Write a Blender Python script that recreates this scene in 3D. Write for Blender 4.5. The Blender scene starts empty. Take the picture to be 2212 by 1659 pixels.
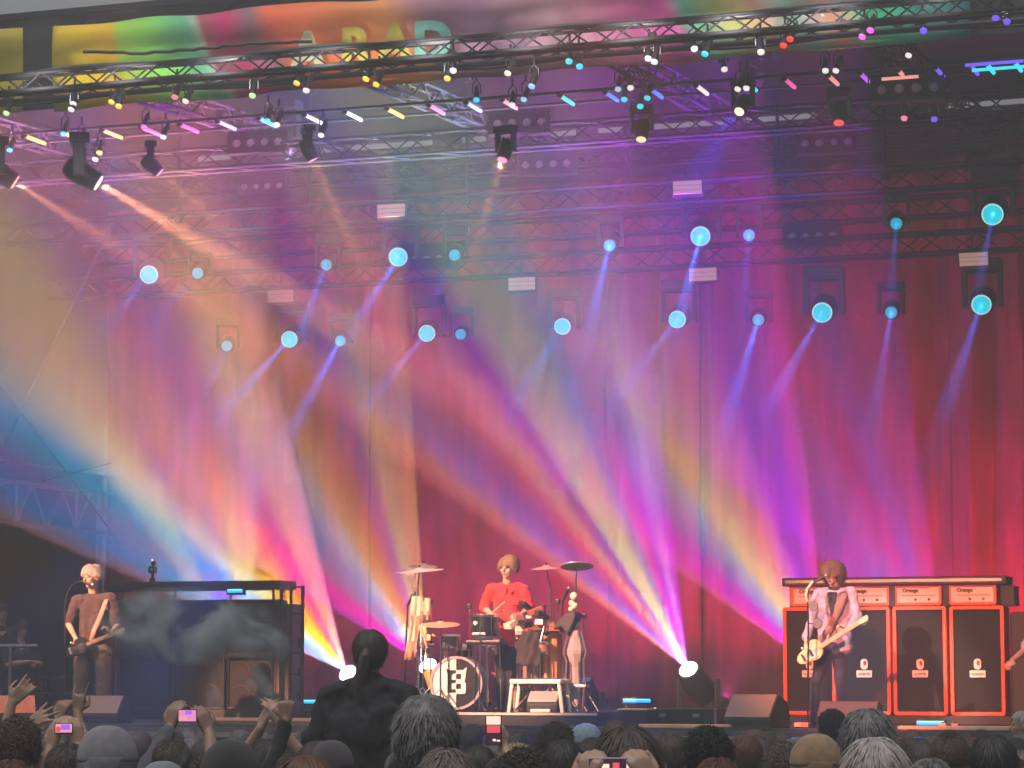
import bpy, bmesh, math, random
from mathutils import Vector, Matrix, Euler
from mathutils import noise as mnoise

# ---------------------------------------------------------------- camera, world, exposure
C = bpy.context.scene.collection
sc = bpy.context.scene
R = math.radians
V = Vector
random.seed(7)

cam = bpy.data.cameras.new('camera')
cam_ob = bpy.data.objects.new('camera', cam)
C.objects.link(cam_ob)
cam.sensor_width = 36
cam.lens = 93.9
cam.clip_end = 600
cam_ob.location = (0, 0, 2.0)
cam_ob.rotation_euler = (R(96.16), 0, R(19.5))
sc.camera = cam_ob

world = bpy.data.worlds.new('World')
sc.world = world
world.use_nodes = True
wt = world.node_tree
sky = wt.nodes.new('ShaderNodeTexSky')
sky.sky_type = 'NISHITA'
sky.sun_disc = False
sky.sun_elevation = R(73)
sky.sun_rotation = R(200)
sky.dust_density = 4.0
sky.air_density = 1.2
hs = wt.nodes.new('ShaderNodeHueSaturation')      # an overcast evening: the same sky with most of its blue taken out
hs.inputs['Saturation'].default_value = 0.18
wt.links.new(sky.outputs[0], hs.inputs['Color'])
wt.links.new(hs.outputs[0], wt.nodes['Background'].inputs[0])
wt.nodes['Background'].inputs[1].default_value = 0.06

sunl = bpy.data.lights.new('sun', 'SUN')
sunl.energy = 1.2
sunl.angle = R(30)
sunl.color = (1.0, 0.93, 0.86)
sun = bpy.data.objects.new('sun', sunl)
C.objects.link(sun)
# a veiled sun: soft light from high behind the audience, kept off the stage by its roof
sun.rotation_euler = V((-0.10, -0.27, 0.96)).to_track_quat('Z', 'Y').to_euler()

vs = sc.view_settings
vs.view_transform = 'Standard'
vs.look = 'None'
vs.gamma = 1
vs.exposure = 0.15
cy = sc.cycles
cy.use_denoising = True
cy.denoiser = 'OPENIMAGEDENOISE'
cy.use_light_tree = True
cy.max_bounces = 4
cy.diffuse_bounces = 2
cy.glossy_bounces = 2
cy.transmission_bounces = 3
cy.transparent_max_bounces = 6
cy.volume_bounces = 0
cy.volume_step_rate = 2.0
cy.volume_max_steps = 128
cy.sample_clamp_indirect = 4.0

# ---------------------------------------------------------------- geometry helpers
bpy.context.view_layer.update()
MW = cam_ob.matrix_world.copy()
ROT = MW.to_3x3()
CAM = V((0, 0, 2.0))
FPX = 93.9 / 36 * 2212                       # focal length in units of a 2212 px wide picture
YAW = R(19.5)
RT = V((math.cos(YAW), math.sin(YAW), 0))    # to the right as seen from the audience
FW = V((-math.sin(YAW), math.cos(YAW), 0))   # towards the stage
UP = V((0, 0, 1))


def at(px, py, Y):
    """World point on the stage plane Y = const seen at (px, py) of a 2212 x 1659 picture."""
    d = ROT @ V(((px - 1106) / FPX, -(py - 829.5) / FPX, -1))
    return CAM + d * (Y / d.y)


def atd(px, py, depth):
    return CAM + ROT @ (V(((px - 1106) / FPX, -(py - 829.5) / FPX, -1)) * depth)


def mpp(px, py, Y):
    """Metres per picture unit at that place."""
    return (ROT.transposed() @ (at(px, py, Y) - CAM)).z * -1 / FPX


def cdir(r, u, f):
    return (RT * r + UP * u + FW * f).normalized()


def tag(o, label=None, cat=None, group=None, kind=None):
    if label: o['label'] = label
    if cat: o['category'] = cat
    if group: o['group'] = group
    if kind: o['kind'] = kind
    return o


def root(name, loc, label=None, cat=None, group=None, rz=0, rot=None):
    o = bpy.data.objects.new(name, None)
    C.objects.link(o)
    o.empty_display_size = 0.1
    o.location = loc
    o.rotation_euler = rot if rot is not None else (0, 0, rz)
    return tag(o, label, cat, group)


def link_mesh(name, me, mat, parent=None, smooth=False, loc=None):
    if mat is not None:
        me.materials.clear()
        me.materials.append(mat)
    if smooth:
        me.polygons.foreach_set('use_smooth', [True] * len(me.polygons))
    o = bpy.data.objects.new(name, me)
    C.objects.link(o)
    if parent is not None: o.parent = parent
    if loc is not None: o.location = loc
    return o


def frame_of(d):
    d = d.normalized()
    a = V((0, 0, 1)) if abs(d.z) < 0.9 else V((1, 0, 0))
    x = d.cross(a).normalized()
    return x, x.cross(d).normalized()


class MB:
    """Collects shapes and links them as ONE mesh object."""
    def __init__(s): s.v = []; s.f = []

    def add(s, vs, fs):
        n = len(s.v)
        s.v += [tuple(v) for v in vs]
        s.f += [tuple(i + n for i in f) for f in fs]
        return s

    def box(s, lo, hi, M=None):
        vs = [V((x, y, z)) for x in (lo[0], hi[0]) for y in (lo[1], hi[1]) for z in (lo[2], hi[2])]
        if M is not None: vs = [M @ v for v in vs]
        return s.add(vs, [(0, 1, 3, 2), (4, 6, 7, 5), (0, 4, 5, 1), (2, 3, 7, 6), (0, 2, 6, 4), (1, 5, 7, 3)])

    def cbox(s, c, size, M=None):
        h = V(size) / 2
        c = V(c)
        return s.box(c - h, c + h, M)

    def bbox(s, c, size, b=0.01, M=None):
        """Box with chamfered edges."""
        bm = bmesh.new()
        bmesh.ops.create_cube(bm, size=1)
        for v in bm.verts: v.co = V((v.co.x * size[0], v.co.y * size[1], v.co.z * size[2]))
        bmesh.ops.bevel(bm, geom=bm.edges[:], offset=b, segments=2, affect='EDGES', profile=0.6)
        vs = [v.co + V(c) for v in bm.verts]
        if M is not None: vs = [M @ v for v in vs]
        fs = [tuple(v.index for v in f.verts) for f in bm.faces]
        bm.free()
        return s.add(vs, fs)

    def cyl(s, a, b, r0, r1=None, n=10, cap=True):
        a, b = V(a), V(b)
        r1 = r0 if r1 is None else r1
        x, y = frame_of(b - a)
        vs = []
        for p, r in ((a, r0), (b, r1)):
            for i in range(n):
                t = 2 * math.pi * i / n
                vs.append(p + x * (r * math.cos(t)) + y * (r * math.sin(t)))
        fs = [(i, i + n, (i + 1) % n + n, (i + 1) % n) for i in range(n)]
        if cap: fs += [tuple(range(n)), tuple(range(2 * n - 1, n - 1, -1))]
        return s.add(vs, fs)

    def path(s, pts, r, n=8, closed=False):
        pts = [V(p) for p in pts]
        rs = r if isinstance(r, (list, tuple)) else [r] * len(pts)
        vs = []
        m = len(pts)
        px = None
        for k, p in enumerate(pts):
            d = (pts[min(k + 1, m - 1)] - pts[max(k - 1, 0)])
            if closed: d = pts[(k + 1) % m] - pts[k - 1]
            d.normalize()
            if px is None: x, y = frame_of(d)
            else:
                x = (px - d * px.dot(d)).normalized(); y = x.cross(d)
            px = x
            for i in range(n):
                t = 2 * math.pi * i / n
                vs.append(p + x * (rs[k] * math.cos(t)) + y * (rs[k] * math.sin(t)))
        fs = []
        for k in range(m if closed else m - 1):
            a, b = k * n, ((k + 1) % m) * n
            fs += [(a + i, b + i, b + (i + 1) % n, a + (i + 1) % n) for i in range(n)]
        if not closed: fs += [tuple(range(n)), tuple(range(m * n - 1, (m - 1) * n - 1, -1))]
        return s.add(vs, fs)

    def lathe(s, prof, n=24, M=None, cap=True):
        """prof: (r, z) pairs turned round local Z."""
        vs = []
        for r, z in prof:
            for i in range(n):
                t = 2 * math.pi * i / n
                v = V((r * math.cos(t), r * math.sin(t), z))
                vs.append(M @ v if M is not None else v)
        fs = []
        for k in range(len(prof) - 1):
            a, b = k * n, (k + 1) * n
            fs += [(a + i, a + (i + 1) % n, b + (i + 1) % n, b + i) for i in range(n)]
        if cap: fs += [tuple(range(n - 1, -1, -1)), tuple(range((len(prof) - 1) * n, len(prof) * n))]
        return s.add(vs, fs)

    def sph(s, c, r, nu=12, nv=8, M=None):
        r = (r, r, r) if not hasattr(r, '__len__') else r
        vs = [V((0, 0, -1))]
        for j in range(1, nv):
            a = math.pi * j / nv - math.pi / 2
            for i in range(nu):
                t = 2 * math.pi * i / nu
                vs.append(V((math.cos(a) * math.cos(t), math.cos(a) * math.sin(t), math.sin(a))))
        vs.append(V((0, 0, 1)))
        vs = [V((v.x * r[0], v.y * r[1], v.z * r[2])) for v in vs]
        if M is not None: vs = [M @ v for v in vs]
        vs = [v + V(c) for v in vs]
        fs = [(0, 1 + (i + 1) % nu, 1 + i) for i in range(nu)]
        for j in range(nv - 2):
            a = 1 + j * nu
            fs += [(a + i, a + (i + 1) % nu, a + nu + (i + 1) % nu, a + nu + i) for i in range(nu)]
        a = 1 + (nv - 2) * nu
        fs += [(a + i, a + (i + 1) % nu, len(vs) - 1) for i in range(nu)]
        return s.add(vs, fs)

    def prism(s, poly, y0, y1, M=None):
        """poly: (x, z) outline, extruded along local Y."""
        n = len(poly)
        vs = [V((x, y0, z)) for x, z in poly] + [V((x, y1, z)) for x, z in poly]
        if M is not None: vs = [M @ v for v in vs]
        fs = [tuple(range(n)), tuple(range(2 * n - 1, n - 1, -1))]
        fs += [(i, i + n, (i + 1) % n + n, (i + 1) % n) for i in range(n)]
        return s.add(vs, fs)

    def rel(s, o):
        """The same shapes seen from the local origin o."""
        o = V(o)
        s.v = [tuple(V(v) - o) for v in s.v]
        return s

    def build(s, name, mat, parent=None, smooth=False, bevel=0):
        me = bpy.data.meshes.new(name)
        me.from_pydata(s.v, [], s.f)
        bm = bmesh.new(); bm.from_mesh(me)
        bmesh.ops.recalc_face_normals(bm, faces=bm.faces[:])
        bm.to_mesh(me); bm.free()
        o = link_mesh(name, me, mat, parent)
        if smooth:
            me.polygons.foreach_set('use_smooth', [True] * len(me.polygons))
            try: me.set_sharp_from_angle(angle=R(40))
            except Exception: pass
        if bevel:
            md = o.modifiers.new('bevel', 'BEVEL'); md.width = bevel; md.segments = 2; md.limit_method = 'ANGLE'
        return o


def copy_tree(o, parent=None):
    c = o.copy()
    C.objects.link(c)
    c.parent = parent
    for ch in [x for x in KIDS.get(o.name, [])]:
        k = copy_tree(ch, c)
    KIDS[c.name] = [x for x in C.objects if x.parent == c] if False else KIDS.get(c.name, [])
    if parent is not None: KIDS.setdefault(parent.name, []).append(c)
    return c


KIDS = {}


def note_kids(o):
    """Remember a prototype's parts, so that copy_tree need not search the scene."""
    for x in C.objects:
        if x.parent is not None: 
            L = KIDS.setdefault(x.parent.name, [])
            if x not in L: L.append(x)


# ---------------------------------------------------------------- materials
MATS = {}


def mat(name, col, rough=0.6, metal=0.0, noise=0.0, nscale=8.0, bump=0.0, bscale=60.0, emit=None, estr=0.0, spec=0.5, alpha=None, coords='Object', sheen=0.0, var=None):
    if name in MATS: return MATS[name]
    m = bpy.data.materials.new(name)
    m.use_nodes = True
    nt = m.node_tree
    b = nt.nodes['Principled BSDF']
    b.inputs['Base Color'].default_value = (*col, 1)
    b.inputs['Roughness'].default_value = rough
    b.inputs['Metallic'].default_value = metal
    b.inputs['Specular IOR Level'].default_value = spec
    if sheen:
        b.inputs['Sheen Weight'].default_value = sheen
    tc = nt.nodes.new('ShaderNodeTexCoord')
    if noise:
        n = nt.nodes.new('ShaderNodeTexNoise')
        n.inputs['Scale'].default_value = nscale
        n.inputs['Detail'].default_value = 6
        n.inputs['Roughness'].default_value = 0.65
        nt.links.new(tc.outputs[coords], n.inputs['Vector'])
        r = nt.nodes.new('ShaderNodeValToRGB')
        r.color_ramp.elements[0].position = 0.3
        r.color_ramp.elements[1].position = 0.7
        lo = tuple(c * (1 - noise) for c in col)
        hi = var if var else tuple(min(1, c * (1 + noise)) for c in col)
        r.color_ramp.elements[0].color = (*lo, 1)
        r.color_ramp.elements[1].color = (*hi, 1)
        nt.links.new(n.outputs['Fac'], r.inputs['Fac'])
        nt.links.new(r.outputs['Color'], b.inputs['Base Color'])
        mr = nt.nodes.new('ShaderNodeMapRange')
        mr.inputs[3].default_value = max(0, rough - 0.12)
        mr.inputs[4].default_value = min(1, rough + 0.12)
        nt.links.new(n.outputs['Fac'], mr.inputs[0])
        nt.links.new(mr.outputs[0], b.inputs['Roughness'])
    if bump:
        n2 = nt.nodes.new('ShaderNodeTexNoise')
        n2.inputs['Scale'].default_value = bscale
        n2.inputs['Detail'].default_value = 4
        nt.links.new(tc.outputs[coords], n2.inputs['Vector'])
        bp = nt.nodes.new('ShaderNodeBump')
        bp.inputs['Strength'].default_value = bump
        bp.inputs['Distance'].default_value = 0.02
        nt.links.new(n2.outputs['Fac'], bp.inputs['Height'])
        nt.links.new(bp.outputs['Normal'], b.inputs['Normal'])
    if emit:
        b.inputs['Emission Color'].default_value = (*emit, 1)
        b.inputs['Emission Strength'].default_value = estr
    MATS[name] = m
    return m


BLACK = mat('black_paint', (0.018, 0.018, 0.02), 0.5, noise=0.4, nscale=15, bump=0.1)
BLACKM = mat('black_metal', (0.03, 0.03, 0.035), 0.38, 0.6, noise=0.3, nscale=20)
ALU = mat('dull_aluminium', (0.32, 0.33, 0.36), 0.42, 0.85, noise=0.25, nscale=9)
DALU = mat('dark_aluminium', (0.018, 0.02, 0.03), 0.7, 0.1, noise=0.3, nscale=9, spec=0.2)  # near-black tone, chosen so the beams do not whiten the metal
CHROME = mat('chrome', (0.75, 0.75, 0.78), 0.15, 1.0, noise=0.1, nscale=30)
DECK = mat('stage_deck_board', (0.05, 0.048, 0.05), 0.45, noise=0.45, nscale=2.5, bump=0.15, bscale=30)
DRAPE = mat('black_drape', (0.02, 0.022, 0.03), 0.9, noise=0.3, nscale=3, bump=0.3, bscale=12, sheen=0.2)
ROOFC = mat('roof_cloth', (0.045, 0.045, 0.055), 0.8, noise=0.3, nscale=1.2, bump=0.3, bscale=3)
LENS0 = mat('unlit_lamp_glass', (0.7, 0.68, 0.66), 0.2, 0.2, noise=0.2, nscale=30)


def glow(name, col, s):
    return mat(name, tuple(min(1, c * 0.4 + 0.02) for c in col), 0.4, emit=col, estr=s)


# ---------------------------------------------------------------- lights
def gobo(L, cols, spread, seed=0.0, wob=0.35):
    """A multi-coloured gobo in the lamp: colour by direction across the fan, with soft breaks."""
    L.use_nodes = True
    nt = L.node_tree
    e = nt.nodes['Emission']
    tc = nt.nodes.new('ShaderNodeTexCoord')
    s = nt.nodes.new('ShaderNodeSeparateXYZ')
    nt.links.new(tc.outputs['Normal'], s.inputs[0])
    d = nt.nodes.new('ShaderNodeMath'); d.operation = 'DIVIDE'
    nt.links.new(s.outputs[0], d.inputs[0]); nt.links.new(s.outputs[2], d.inputs[1])
    d2 = nt.nodes.new('ShaderNodeMath'); d2.operation = 'DIVIDE'
    nt.links.new(s.outputs[1], d2.inputs[0]); nt.links.new(s.outputs[2], d2.inputs[1])
    mr = nt.nodes.new('ShaderNodeMapRange')
    mr.inputs[1].default_value = -spread; mr.inputs[2].default_value = spread
    nt.links.new(d.outputs[0], mr.inputs[0])
    cr = nt.nodes.new('ShaderNodeValToRGB')
    cr.color_ramp.interpolation = 'LINEAR'
    nt.links.new(mr.outputs[0], cr.inputs[0])
    el = cr.color_ramp.elements
    while len(el) > 1: el.remove(el[-1])
    el[0].position = 0; el[0].color = (*cols[0], 1)
    for i, c in enumerate(cols[1:]):
        q = el.new((i + 1) / (len(cols) - 1)); q.color = (*c, 1)
    # uneven brightness across the fan
    cx = nt.nodes.new('ShaderNodeCombineXYZ')
    nt.links.new(d.outputs[0], cx.inputs[0])
    m2 = nt.nodes.new('ShaderNodeMath'); m2.operation = 'MULTIPLY'; m2.inputs[1].default_value = 0.35
    nt.links.new(d2.outputs[0], m2.inputs[0]); nt.links.new(m2.outputs[0], cx.inputs[1])
    cx.inputs[2].default_value = seed
    n = nt.nodes.new('ShaderNodeTexNoise'); n.inputs['Scale'].default_value = 9; n.inputs['Detail'].default_value = 3
    nt.links.new(cx.outputs[0], n.inputs['Vector'])
    m3 = nt.nodes.new('ShaderNodeMapRange')
    m3.inputs[1].default_value = 0.3; m3.inputs[2].default_value = 0.7; m3.inputs[3].default_value = 1 - wob; m3.inputs[4].default_value = 1 + wob
    nt.links.new(n.outputs['Fac'], m3.inputs[0])
    nt.links.new(cr.outputs[0], e.inputs[0])
    # the zoom lens makes the fan fall off more slowly than a bare bulb
    fo = nt.nodes.new('ShaderNodeLightFalloff')
    fo.inputs['Strength'].default_value = 1.0
    fa = nt.nodes.new('ShaderNodeMath'); fa.operation = 'MULTIPLY_ADD'; fa.inputs[1].default_value = 0.03
    fb = nt.nodes.new('ShaderNodeMath'); fb.operation = 'MULTIPLY'; fb.inputs[1].default_value = 0.85
    nt.links.new(fo.outputs['Quadratic'], fb.inputs[0])
    nt.links.new(fo.outputs['Linear'], fa.inputs[0]); nt.links.new(fb.outputs[0], fa.inputs[2])
    fm = nt.nodes.new('ShaderNodeMath'); fm.operation = 'MULTIPLY'
    nt.links.new(fa.outputs[0], fm.inputs[0]); nt.links.new(m3.outputs[0], fm.inputs[1])
    # a slit gobo: the fan is broad one way and thin the other
    ab = nt.nodes.new('ShaderNodeMath'); ab.operation = 'ABSOLUTE'; nt.links.new(d2.outputs[0], ab.inputs[0])
    sl = nt.nodes.new('ShaderNodeMapRange'); sl.interpolation_type = 'SMOOTHSTEP'
    sl.inputs[1].default_value = 0.08; sl.inputs[2].default_value = 0.27; sl.inputs[3].default_value = 1; sl.inputs[4].default_value = 0
    nt.links.new(ab.outputs[0], sl.inputs[0])
    fs_ = nt.nodes.new('ShaderNodeMath'); fs_.operation = 'MULTIPLY'
    nt.links.new(fm.outputs[0], fs_.inputs[0]); nt.links.new(sl.outputs[0], fs_.inputs[1])
    nt.links.new(fs_.outputs[0], e.inputs[1])


def spot(name, loc, d, size, col, power, blend=0.3, r=0.05, cols=None, xaxis=None, spread=0.4, seed=0.0, parent=None, wob=0.25):
    L = bpy.data.lights.new(name, 'SPOT')
    L.energy = power
    L.color = col
    L.spot_size = R(size)
    L.spot_blend = blend
    L.shadow_soft_size = r
    L.use_soft_falloff = bool(cols)
    ob = bpy.data.objects.new(name, L)
    C.objects.link(ob)
    z = -V(d).normalized()
    x = V(xaxis) if xaxis is not None else V((1, 0, 0.01))
    x = (x - z * x.dot(z)).normalized()
    y = z.cross(x)
    M = Matrix((x, y, z)).transposed().to_4x4()
    M.translation = loc
    if parent is not None:
        ob.parent = parent
        ob.matrix_parent_inverse = Matrix.Identity(4)
        pm = Matrix.LocRotScale(parent.location, parent.rotation_euler, parent.scale)
        M = pm.inverted() @ M
    ob.matrix_local = M
    if cols: gobo(L, cols, spread, seed, wob)
    return ob


ORD = 'first second third fourth fifth sixth seventh eighth ninth tenth eleventh twelfth thirteenth fourteenth fifteenth sixteenth seventeenth eighteenth nineteenth twentieth'.split()
ORD += ['twenty-' + o_ for o_ in ORD[:9]] + ['thirtieth'] + ['thirty-' + o_ for o_ in ORD[:9]]


STG = at(1106, 1571, 28.6).z        # height of the stage deck above the field

# ---------------------------------------------------------------- front-of-house stage lighting (unseen lamps put out of frame, above the audience)
PKEY = (1.0, .40, .22)
for nm, src, tgt, size, col, pw in (
        ('front_spot', (-22.0, 13, 10.6), at(180, 1310, 29.6), 3.8, PKEY, 95000),
        ('front_spot', (-17.0, 12, 10.8), at(1110, 1350, 29.8), 8.5, (1.0, .46, .28), 85000),
        ('front_spot', (-13.0, 13, 10.8), at(1780, 1330, 29.9), 5.5, (1.0, .55, .45), 46000),
        ('front_wash', (-5.5, 11, 8.6), at(1950, 1440, 31.5), 11.0, (1.0, .22, .11), 42000),
        ('front_wash', (-11.0, 11, 8.6), at(500, 1540, 30.0), 18.0, (1.0, .40, .22), 3500)):
    d_ = V(tgt) - V(src)
    spot(nm, src, d_, size, col, pw, 0.5, 0.15)

# ================================================================ SETTING
grass = mat('trodden_grass', (0.05, 0.06, 0.03), 0.95, noise=0.5, nscale=1.5, bump=0.5, bscale=20)
o = MB().box((-48, -6, -0.3), (38, 58, 0.0)).build('ground', grass); tag(o, kind='structure')
o = MB().box((-24, 28.66, STG - 0.12), (4, 40.4, STG)).build('stage_floor', DECK); tag(o, kind='structure')

# front of the stage: black skirt, and the aluminium edge rail along it
r = root('stage_skirt', (-10, 28.6, 0), 'black cloth skirt hanging below the front edge of the stage', 'skirt')
m = MB()
n = 240
vs = []
for i in range(n + 1):
    x = -14 + 28 * i / n
    for z in (0.02, STG - 0.02):
        vs.append((x, 0.03 * math.sin(i * 1.7) + 0.012 * math.sin(i * 0.61), z))
m.add(vs, [(2 * i, 2 * i + 2, 2 * i + 3, 2 * i + 1) for i in range(n)])
o = m.build('cloth', DRAPE, r, smooth=True)
md = o.modifiers.new('thick', 'SOLIDIFY'); md.thickness = 0.004
r = root('stage_edge_rail', (-10, 28.5, STG - 0.1), 'grey metal rail running along the front edge of the stage', 'rail')
m = MB()
for k in range(14):
    x = -14 + 2 * k
    m.box((x + 0.01, -0.03, -0.035), (x + 1.98, 0.015, 0.02))
m.build('rail', ALU, r)
m = MB()
for k in range(14):
    m.cyl((-13.9 + 2 * k, 0.02, -1.2), (-13.9 + 2 * k, 0.02, -0.03), 0.024, n=8)
m.build('upright', DALU, r)

# walls of cloth round the stage
XL = at(232, 1200, 39).x
BWY = 40.2


def drape(name, a, b, z0, z1, label, m=DRAPE, amp=0.08, k=9.0, cat='drape'):
    a, b = V(a), V(b)
    L = (b - a).length
    nn = max(8, int(L * 12))
    d = (b - a).normalized(); nrm = V((-d.y, d.x, 0))
    mb = MB(); vs = []
    nz = 6
    for i in range(nn + 1):
        t = L * i / nn
        for j in range(nz + 1):
            q = j / nz
            w = amp * (math.sin(t * k + 0.8 * math.sin(t * 1.3)) + 0.4 * math.sin(t * k * 2.3 + j)) * (0.7 + 0.3 * (1 - q))
            p = d * t + nrm * w
            vs.append((p.x, p.y, z0 + (z1 - z0) * q))
    fs = [(i * (nz + 1) + j, (i + 1) * (nz + 1) + j, (i + 1) * (nz + 1) + j + 1, i * (nz + 1) + j + 1) for i in range(nn) for j in range(nz)]
    o = mb.add(vs, fs).build(name, m, smooth=True)
    o.location = (a.x, a.y, 0)
    md = o.modifiers.new('thick', 'SOLIDIFY'); md.thickness = 0.01
    tag(o, label, cat)
    return o


gz0 = at(0, 1045, (XL * 1.0) / math.tan(-R(10.86 + 19.5))).z if False else None
YN = -XL / math.tan(R(19.5 + math.degrees(math.atan(1106 / FPX))))    # where the side wall leaves the picture
GT = at(0, 1042, YN).z        # top chord of the side gate
GB = at(0, 1132, YN).z
drape('side_drape', (XL, 38.9, 0), (XL, 29.4, 0), GT + 0.35, 10.6, 'dark cloth wall above the side opening, wires in front of it', amp=0.03, k=4)
drape('wing_drape', (-24.2, 40.3, 0), (-24.2, 28.6, 0), STG, 9.9, 'black cloth closing the dark wing behind the side opening', amp=0.06)
drape('flank_drape', (2.6, 28.8, 0), (2.6, 40.2, 0), STG, 10.6, 'black cloth wall at the far right end of the stage', amp=0.06)
drape('rear_drape', (-24.2, BWY + 0.12, 0), (2.8, BWY + 0.12, 0), STG, at(1106, 305, BWY).z, 'black cloth wall hung behind the red curtain', amp=0.04)
zt = at(1106, 305, BWY).z
zt2 = at(1106, 289, BWY).z
m = MB()
m.box((-24.3, -0.02, zt2), (2.8, 0.06, 11.3))


def slot_panel(p0, p1):
    a = at(p0, 300, BWY).x; b = at(p1, 300, BWY).x
    m.box((a, -0.02, zt - 0.1), (b, 0.06, zt2 + 0.005))


for a, b in ((-600, 425), (500, 690), (935, 998), (1050, 1185), (1245, 1290), (1345, 1395), (1765, 2045)):
    slot_panel(a, b)
slot_panel(2290, 2600)
o = m.build('rear_valance', DRAPE); o.location = (0, BWY, 0)
tag(o, 'dark valance under the rear roof edge with daylight gaps along it', 'valance')

# roof
rz0 = at(175, 22, 29.6).z
r = root('stage_roof', (-10, 29.6, rz0), 'dark cloth stage roof sloping up behind the printed banner', 'roof')
m = MB()
nx, ny = 28, 12
vs = []
for i in range(nx + 1):
    for j in range(ny + 1):
        x = -15 + 28.5 * i / nx; y = 11.0 * j / ny
        vs.append((x, y, 0.9 * j / ny + 0.05 * math.sin(i * 1.1) * math.sin(math.pi * j / ny)))
m.add(vs, [(i * (ny + 1) + j, (i + 1) * (ny + 1) + j, (i + 1) * (ny + 1) + j + 1, i * (ny + 1) + j + 1) for i in range(nx) for j in range(ny)])
o = m.build('canopy', ROOFC, r, smooth=True)
md = o.modifiers.new('thick', 'SOLIDIFY'); md.thickness = 0.03
m = MB()
bz1 = at(738, 1, 29.3).z      # top edge of the banner
bz0 = at(738, 190, 29.3).z    # its bottom edge
m.box((-15, 0, bz0 + 0.10 - rz0), (13.5, 0.04, 0.02))
m.build('fascia', ROOFC, r)
m = MB()
m.box((-15, -0.04, -0.05), (13.5, 0.08, 0.03))
m.build('edge_batten', DALU, r)
for k in range(9):     # struts against the fascia
    x = -14.2 + 2.05 * k
    m = MB()
    m.cyl((x, -0.1, -0.1), (x + 0.95, -0.1, -0.95), 0.018, n=6)
    m.build('strut', DALU, r)
    m = MB()
    m.cyl((x + 1.9, -0.1, -0.1), (x + 1.2, -0.1, -0.95), 0.018, n=6)
    m.build('strut', DALU, r)

# ---------------------------------------------------------------- printed banner
bm_ = bpy.data.materials.new('printed_banner_cloth'); bm_.use_nodes = True
nt = bm_.node_tree; b = nt.nodes['Principled BSDF']; b.inputs['Roughness'].default_value = 0.65
tc = nt.nodes.new('ShaderNodeTexCoord')
sx = nt.nodes.new('ShaderNodeSeparateXYZ'); nt.links.new(tc.outputs['Object'], sx.inputs[0])
ns = nt.nodes.new('ShaderNodeTexNoise'); ns.inputs['Scale'].default_value = 0.9; ns.inputs['Detail'].default_value = 1.0
nt.links.new(tc.outputs['Object'], ns.inputs['Vector'])
mm = nt.nodes.new('ShaderNodeMath'); mm.operation = 'MULTIPLY_ADD'; mm.inputs[1].default_value = 0.6
nt.links.new(ns.outputs['Fac'], mm.inputs[0]); nt.links.new(sx.outputs[0], mm.inputs[2])
m4 = nt.nodes.new('ShaderNodeMath'); m4.operation = 'MULTIPLY_ADD'; m4.inputs[1].default_value = 0.55    # the print's bands lean
nt.links.new(sx.outputs[2], m4.inputs[0]); nt.links.new(mm.outputs[0], m4.inputs[2])
mr = nt.nodes.new('ShaderNodeMapRange'); mr.inputs[1].default_value = 1.45; mr.inputs[2].default_value = 13.4
nt.links.new(m4.outputs[0], mr.inputs[0])
cr = nt.nodes.new('ShaderNodeValToRGB'); nt.links.new(mr.outputs[0], cr.inputs[0])
cols = [(0.0, (.52, .44, .01)), (0.06, (.50, .32, .0)), (0.085, (.50, .30, .0)), (0.10, (.22, .42, .03)), (0.14, (.12, .40, .06)), (0.175, (.06, .30, .16)), (0.185, (.26, .30, .24)), (0.19, (.24, .05, .07)), (0.225, (.34, .01, .09)),
        (0.255, (.15, .08, .10)), (0.275, (.50, .08, .03)), (0.36, (.50, .14, .03)), (0.40, (.52, .20, .06)), (0.43, (.25, .12, .16)), (0.50, (.20, .10, .18)), (0.56, (.30, .17, .2)), (0.62, (.38, .08, .2)), (0.68, (.42, .03, .22)), (0.71, (.06, .30, .2)), (0.745, (.4, .38, .1)),
        (0.77, (.4, .2, .12)), (0.80, (.18, .3, .26)), (0.83, (.4, .14, .08)), (0.86, (.03, .32, .16)), (0.92, (.02, .16, .14)), (1.0, (.01, .05, .10))]
el = cr.color_ramp.elements
cr.color_ramp.interpolation = 'LINEAR'
while len(el) > 1: el.remove(el[-1])
el[0].position = 0; el[0].color = (*cols[0][1], 1)
for p, c in cols[1:]:
    q = el.new(p); q.color = (*[min(.95, x_ * 1.75) for x_ in c], 1)
nt.links.new(cr.outputs[0], b.inputs['Base Color'])
bp = nt.nodes.new('ShaderNodeBump'); bp.inputs['Strength'].default_value = 0.3; bp.inputs['Distance'].default_value = 0.1
n3 = nt.nodes.new('ShaderNodeTexNoise'); n3.inputs['Scale'].default_value = 2.5; nt.links.new(tc.outputs['Object'], n3.inputs['Vector'])
nt.links.new(n3.outputs['Fac'], bp.inputs['Height']); nt.links.new(bp.outputs['Normal'], b.inputs['Normal'])
b.inputs['Transmission Weight'].default_value = 0.0


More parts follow.
